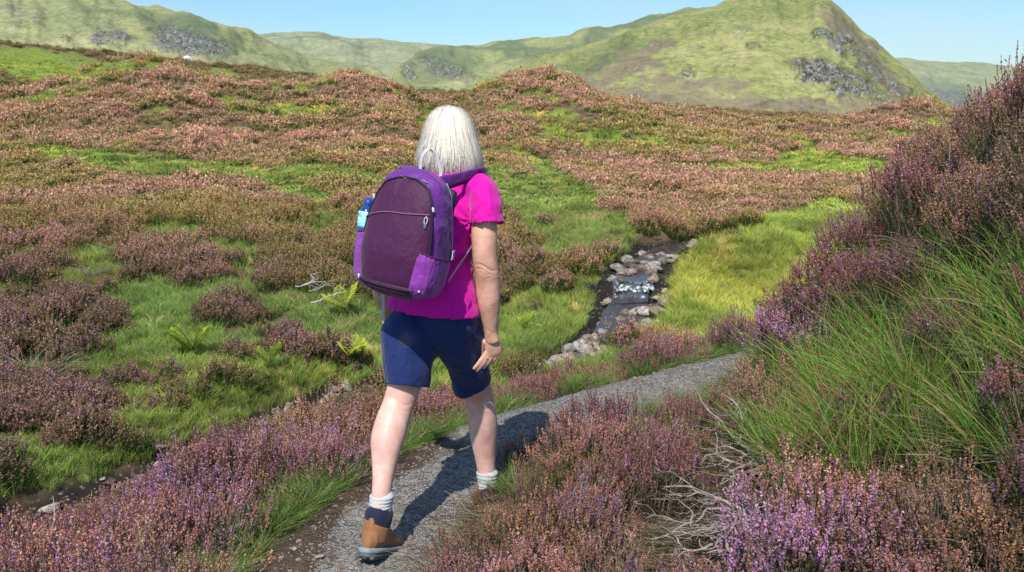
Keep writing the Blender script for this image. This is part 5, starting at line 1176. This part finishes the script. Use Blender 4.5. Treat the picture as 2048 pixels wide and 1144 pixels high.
# diagonal zip
zp = np.array([ppt(.575+.10*q+.03*math.sin(q*2.6), -math.pi/2-1.02+1.75*q, .0125) for q in np.linspace(0, 1, 30)]); V, Q = tube_np(zp, np.full(30, .0022), 6); bpart(npmesh("zip", V, Q, [mat_plain("grey zip", (.22,.12,.20), .6)], smooth=True), "zip")
zq = ppt(.675, -math.pi/2+.66, .018); loop = [zq+pr*(.006*math.sin(a))+pu*(-.013+.013*math.cos(a)) for a in np.linspace(0, 2*math.pi, 20, endpoint=False)]
o = bpart(simple("zip_pull", [ringtube(np.array(loop), .0018, 6)], MGR), "zip_pull"); bpart(simple("pull_tab", [tube([(zq-pu*.024, pr*.0055, pb*.003), (zq-pu*.040, pr*.006, pb*.003)], 10, caps=1)], mat_plain("blue grey rubber", (.10,.14,.20), .5)), "pull_tab", o)
for (t_, p_) in ((.735, -math.pi/2+.86), (.12, -math.pi/2-1.0), (.125, -math.pi/2+.86), (.745, -math.pi/2-.98)):
    q = ppt(t_, p_, .014); bpart(simple("toggle", [tube([(q+pu*.005, pr*.0045, pb*.004), (q-pu*.006+pr*.003, pr*.0045, pb*.004)], 10, caps=2)], MGR), "toggle")
for q in (-.10, .22):   # zip sliders at the top arch
    z0 = ppt(.935, -math.pi/2+q*1.5, .010); bpart(simple("zip_slider", [tube([(z0, pr*.002, pb*.002), (z0+pr*.022-pu*.006, pr*.002, pb*.002)], 8, caps=1)], MGR), "zip_slider")
# side pockets
def pocket(sgn):
    cen = 0 if sgn > 0 else -math.pi
    def fr(a): 
        return (-1.08, .42) if sgn > 0 else (-math.pi-.42, -math.pi+.62)
    V = []; nt_, np_ = 30, 34
    for i_ in range(nt_):
        a = i_/(nt_-1)
        for j_ in range(np_):
            b = j_/(np_-1); lo, hi = fr(a); ph = lo+(hi-lo)*b; top = (.415-.075*b) if sgn > 0 else (.40+.07*b); t = .035+(top-.035)*a
            k = math.sin(b*math.pi)**.5*min(1, a/.16)**.5; V.append(ppt(t, ph, .001+k*((.021 if sgn > 0 else .036)-.006*a)+.0018*math.sin(b*34)*(1-a)+.002*math.sin(b*60)*(a > .93)))
    me = npmesh("side_pocket", V, grid_faces(nt_, np_), [MPM], smooth=True); o = bpart(me, "side_pocket"); s2 = o.modifiers.new("thickness", 'SOLIDIFY'); s2.thickness = .0015
    top = np.array(V[-np_:]); v, q = tube_np(top, np.full(np_, .0030), 7); bpart(npmesh("elastic_hem", v, q, [MDP], smooth=True), "elastic_hem", o); return o
pk = pocket(1); pocket(-1)
# logo tag on the right side above the pocket
tg = ppt(.405, .16, .020); n_ = unit(ppt(.405, .16, .03)-ppt(.405, .16, .0)); tu = unit(pu-n_*np.dot(pu, n_)); tr_ = np.cross(tu, n_); tr_ = tr_ if tr_[0] > 0 else -tr_
def rect(c, hw, hh, th=.001): 
    V = [c+tr_*sx*hw+tu*sz*hh+n_*sy*th for sy in (-1, 1) for sz in (-1, 1) for sx in (-1, 1)]; return np.array(V), [[0, 2, 3, 1], [4, 5, 7, 6], [0, 1, 5, 4], [2, 6, 7, 3], [0, 4, 6, 2], [1, 3, 7, 5]]
lt = bpart(simple("logo_tag", [rect(tg, .0115, .0165)], mat_plain("white tag", (.75,.73,.80), .7), smooth=False), "logo_tag")
c_ = tg+n_*.0016; MLG = mat_plain("violet print", (.16,.10,.42), .7)
def bar(x, z, w_, h_, sl=0): return rect(c_+tr_*x+tu*z, w_, h_, .0004)
bpart(simple("logo_print", [bar(0, .0135, .0095, .0010), bar(-.006, .004, .0012, .005), bar(-.002, .006, .0035, .0012), bar(-.002, .001, .0030, .0012), bar(.005, .003, .0012, .0045), bar(.0065, .000, .0030, .0012), bar(0, -.008, .008, .0010), bar(0, -.012, .006, .0010)], MLG, smooth=False), "logo_print", lt)
# grey side webbing along the back edge of the right side
def strip(P, wv, th, mat, name, parent=bp_root, n=26, label=None):
    P = spline(P, n); T = unit(np.gradient(P, axis=0)); secs = []
    for k in range(n):
        wq = np.asarray(wv[0])+(np.asarray(wv[1])-np.asarray(wv[0]))*k/(n-1) if isinstance(wv, tuple) else np.asarray(wv)
        wl = np.linalg.norm(wq); a = unit(wq-T[k]*np.dot(wq, T[k]))*wl; secs.append((P[k], a, unit(np.cross(T[k], a))*th))
    return bpart(simple(name, [tube(secs, 16, caps=1, ex=.5)], mat), name, parent, label)
strip([ppt(t, .62, .006) for t in (.93, .85, .7, .5, .4, .34)], -H_*.0042+R_*.004, .0018, MGW, "edge_webbing")
# carry handle
h0 = A3(841, 336, 3.60); h1 = A3(881, 341, 3.585); ht = A3(858, 299, 3.585)
strip([h0-UP*.02, h0, A3(845, 312, 3.592), ht, A3(872, 309, 3.582), h1, h1-UP*.02], R_*.0065, .0022, MGR, "carry_handle", n=34)
# shoulder straps
def body_out(u, v, y): return A3(u, v, y)
st_r = [A3(884, 364, 3.59), A3(903, 360, 3.61), A3(928, 353, 3.655), A3(952, 346, 3.70), A3(970, 345, 3.75), A3(970, 368, 3.865), A3(955, 420, 3.90), A3(940, 470, 3.90)]
wR = (UP*.024+R_*.003, UP*.004-H_*.026)
strip(st_r, wR, .006, MPV, "shoulder_strap", n=34); strip([p-UP*.004+np.array([0, 0, -.003]) for p in st_r], (wR[0]*1.10, wR[1]*1.10), .004, MBK, "strap_edging", n=34)
st_l = [A3(838, 345, 3.61), A3(826, 338, 3.64), A3(818, 335, 3.70), A3(815, 334, 3.78), A3(812, 340, 3.86), A3(806, 366, 3.93), A3(806, 420, 3.96), A3(806, 470, 3.96)]
strip(st_l, (R_*.026, R_*.030), .006, MPV, "shoulder_strap", n=34)
strip([A3(940, 470, 3.90), A3(950, 487, 3.82), A3(946, 488, 3.735), A3(936, 505, 3.66), A3(915, 535, 3.59), A3(897, 562, 3.53)], R_*.004+UP*.0085, .0016, MGW, "adjuster_strap", n=30)
strip([A3(806, 470, 3.96), A3(780, 500, 3.93), A3(764, 540, 3.80), A3(766, 575, 3.66)], R_*.0085, .0016, MGW, "adjuster_strap", n=20)
strip([A3(766, 565, 3.62), A3(766.5, 600, 3.62), A3(766, 640, 3.622)], R_*.0078+H_*-.001, .0016, MGW, "strap_tail", n=12)
bpart(simple("back_padding", [tube([(pcen-pb*.088+pu*z, pr*.115, pb*.018) for z in (-.19, -.1, 0, .1, .17)], 24, ex=.6)], MBK), "back_padding")
# --- water bottle -----------------------------------------------------------------
bc = pcen+pr*-.190-pu*.006-pb*.012; bx = unit(pu+pr*-.03)
wb = empty("water_bottle", tuple(bc-bx*.15)); tag(wb, "blue plastic water bottle with pale cyan label in the left side pocket", "bottle")
bo = np.array(wb.location)
def lathe(prof, c, ax, n=28):
    a = unit(np.cross(ax, [0, 1, .1])); b = np.cross(ax, a); return tube([(c+ax*z, a*r_, b*r_) for z, r_ in prof], n, caps=1)
def wpart(me, name): me.transform(Matrix.Translation(-Vector(bo))); return link(me, name, wb)
MBL = M("blue bottle plastic"); t_ = NT(MBL); t_.out((.012,.05,.22), .12, spec=.6, coat=.4)
MLB = M("cyan label"); t_ = NT(MLB); p_ = t_.coord('Object'); t_.out(t_.ramp(t_.noise(30, 2, .5, t_.mapping(p_, scale=(1, 1, 3))), [(.4, (.10,.50,.62)), (.5, (.20,.68,.78)), (.62, (.55,.85,.88))]), .3, spec=.5)
wpart(simple("bottle_body", [lathe([(0, .026), (.02, .031), (.10, .031), (.135, .030), (.195, .0305), (.205, .029), (.213, .024), (.222, .0155), (.228, .013)], bo, bx)], MBL), "bottle_body")
wpart(simple("bottle_label", [lathe([(.146, .0318), (.150, .0322), (.196, .0322), (.199, .0318)], bo, bx)], MLB), "bottle_label")
wpart(simple("bottle_cap", [lathe([(.224, .0155), (.226, .0165), (.240, .0160), (.243, .013)], bo, bx)], mat_plain("blue cap", (.02,.06,.35), .35)), "bottle_cap")
# ---------------------------------------------------------------- sheep
def sheep(u, v, y, ln, rz, lab, s_seed):
    p = Vector(at(u, v, y)); g = float(height(p.x, p.y)); e = empty("sheep", (p.x, p.y, g+.25)); tag(e, lab, "sheep"); k = ln
    MW = mat_plain("fleece", (.78,.75,.68), .95, .1); MF = mat_plain("sheep face", (.75,.72,.66), .9)
    def T(x, y_, z): return np.array([x*k, y_*k, z*k])
    X = np.array([1., 0, 0]); Y = np.array([0, 1., 0]); Z = UP
    trunk = [tube([(T(-.42, 0, .66), Y*.14*k, Z*.16*k), (T(-.3, 0, .64), Y*.22*k, Z*.25*k), (T(0, 0, .62), Y*.24*k, Z*.27*k), (T(.28, 0, .64), Y*.21*k, Z*.25*k), (T(.42, 0, .60), Y*.14*k, Z*.17*k), (T(.55, 0, .44), Y*.09*k, Z*.11*k)], 18)]
    legs = []
    for (x, yy_) in ((-.32, -.13), (-.32, .13), (.30, -.12), (.30, .12)):
        hind = x < 0; legs.append(tube([(T(x, yy_, .50), X*.085*k, Y*.07*k), (T(x+(.05 if hind else 0), yy_, .36), X*.055*k, Y*.05*k), (T(x-(.05 if hind else 0), yy_, .22), X*.032*k, Y*.03*k), (T(x, yy_, .03), X*.028*k, Y*.028*k)], 10))
    hd = [tube([(T(.56, 0, .42), Y*.075*k, Z*.08*k), (T(.64, 0, .30), Y*.07*k, Z*.075*k), (T(.70, 0, .18), Y*.045*k, Z*.05*k), (T(.72, 0, .12), Y*.035*k, Z*.035*k)], 12)]
    hd += [tube([(T(.58, s*.06, .38), Z*.02*k, X*.03*k), (T(.56, s*.17, .36), Z*.012*k, X*.02*k)], 8) for s in (-1, 1)]
    b = link(fuse("body", trunk+legs+hd, .03*k, 3, [MW]), "body", e); link(simple("tail", [tube([(T(-.45, 0, .66), Y*.04*k, X*.04*k), (T(-.49, 0, .46), Y*.03*k, X*.03*k)], 8)], MW), "tail", e)
    link(simple("face", [ (V_*1.0, Q_) for V_, Q_ in [tube([(T(.65, 0, .29), Y*.072*k, Z*.077*k), (T(.705, 0, .18), Y*.047*k, Z*.052*k), (T(.73, 0, .11), Y*.036*k, Z*.036*k)], 12)]], MF), "face", e)
    e.rotation_euler = (0, 0, rz); return e
ph_ = hit(375, 127, 100); sheep(375, 127, ph_.y, 14/1991*ph_.y/1.0, R(-12), "white sheep grazing on the heather ridge at upper left", 1)
ph_ = hit(931, 200, 40); put_rock(931, 200, None, 7, "tiny white stone on the moor just above the woman's hair", None, y=ph_.y)
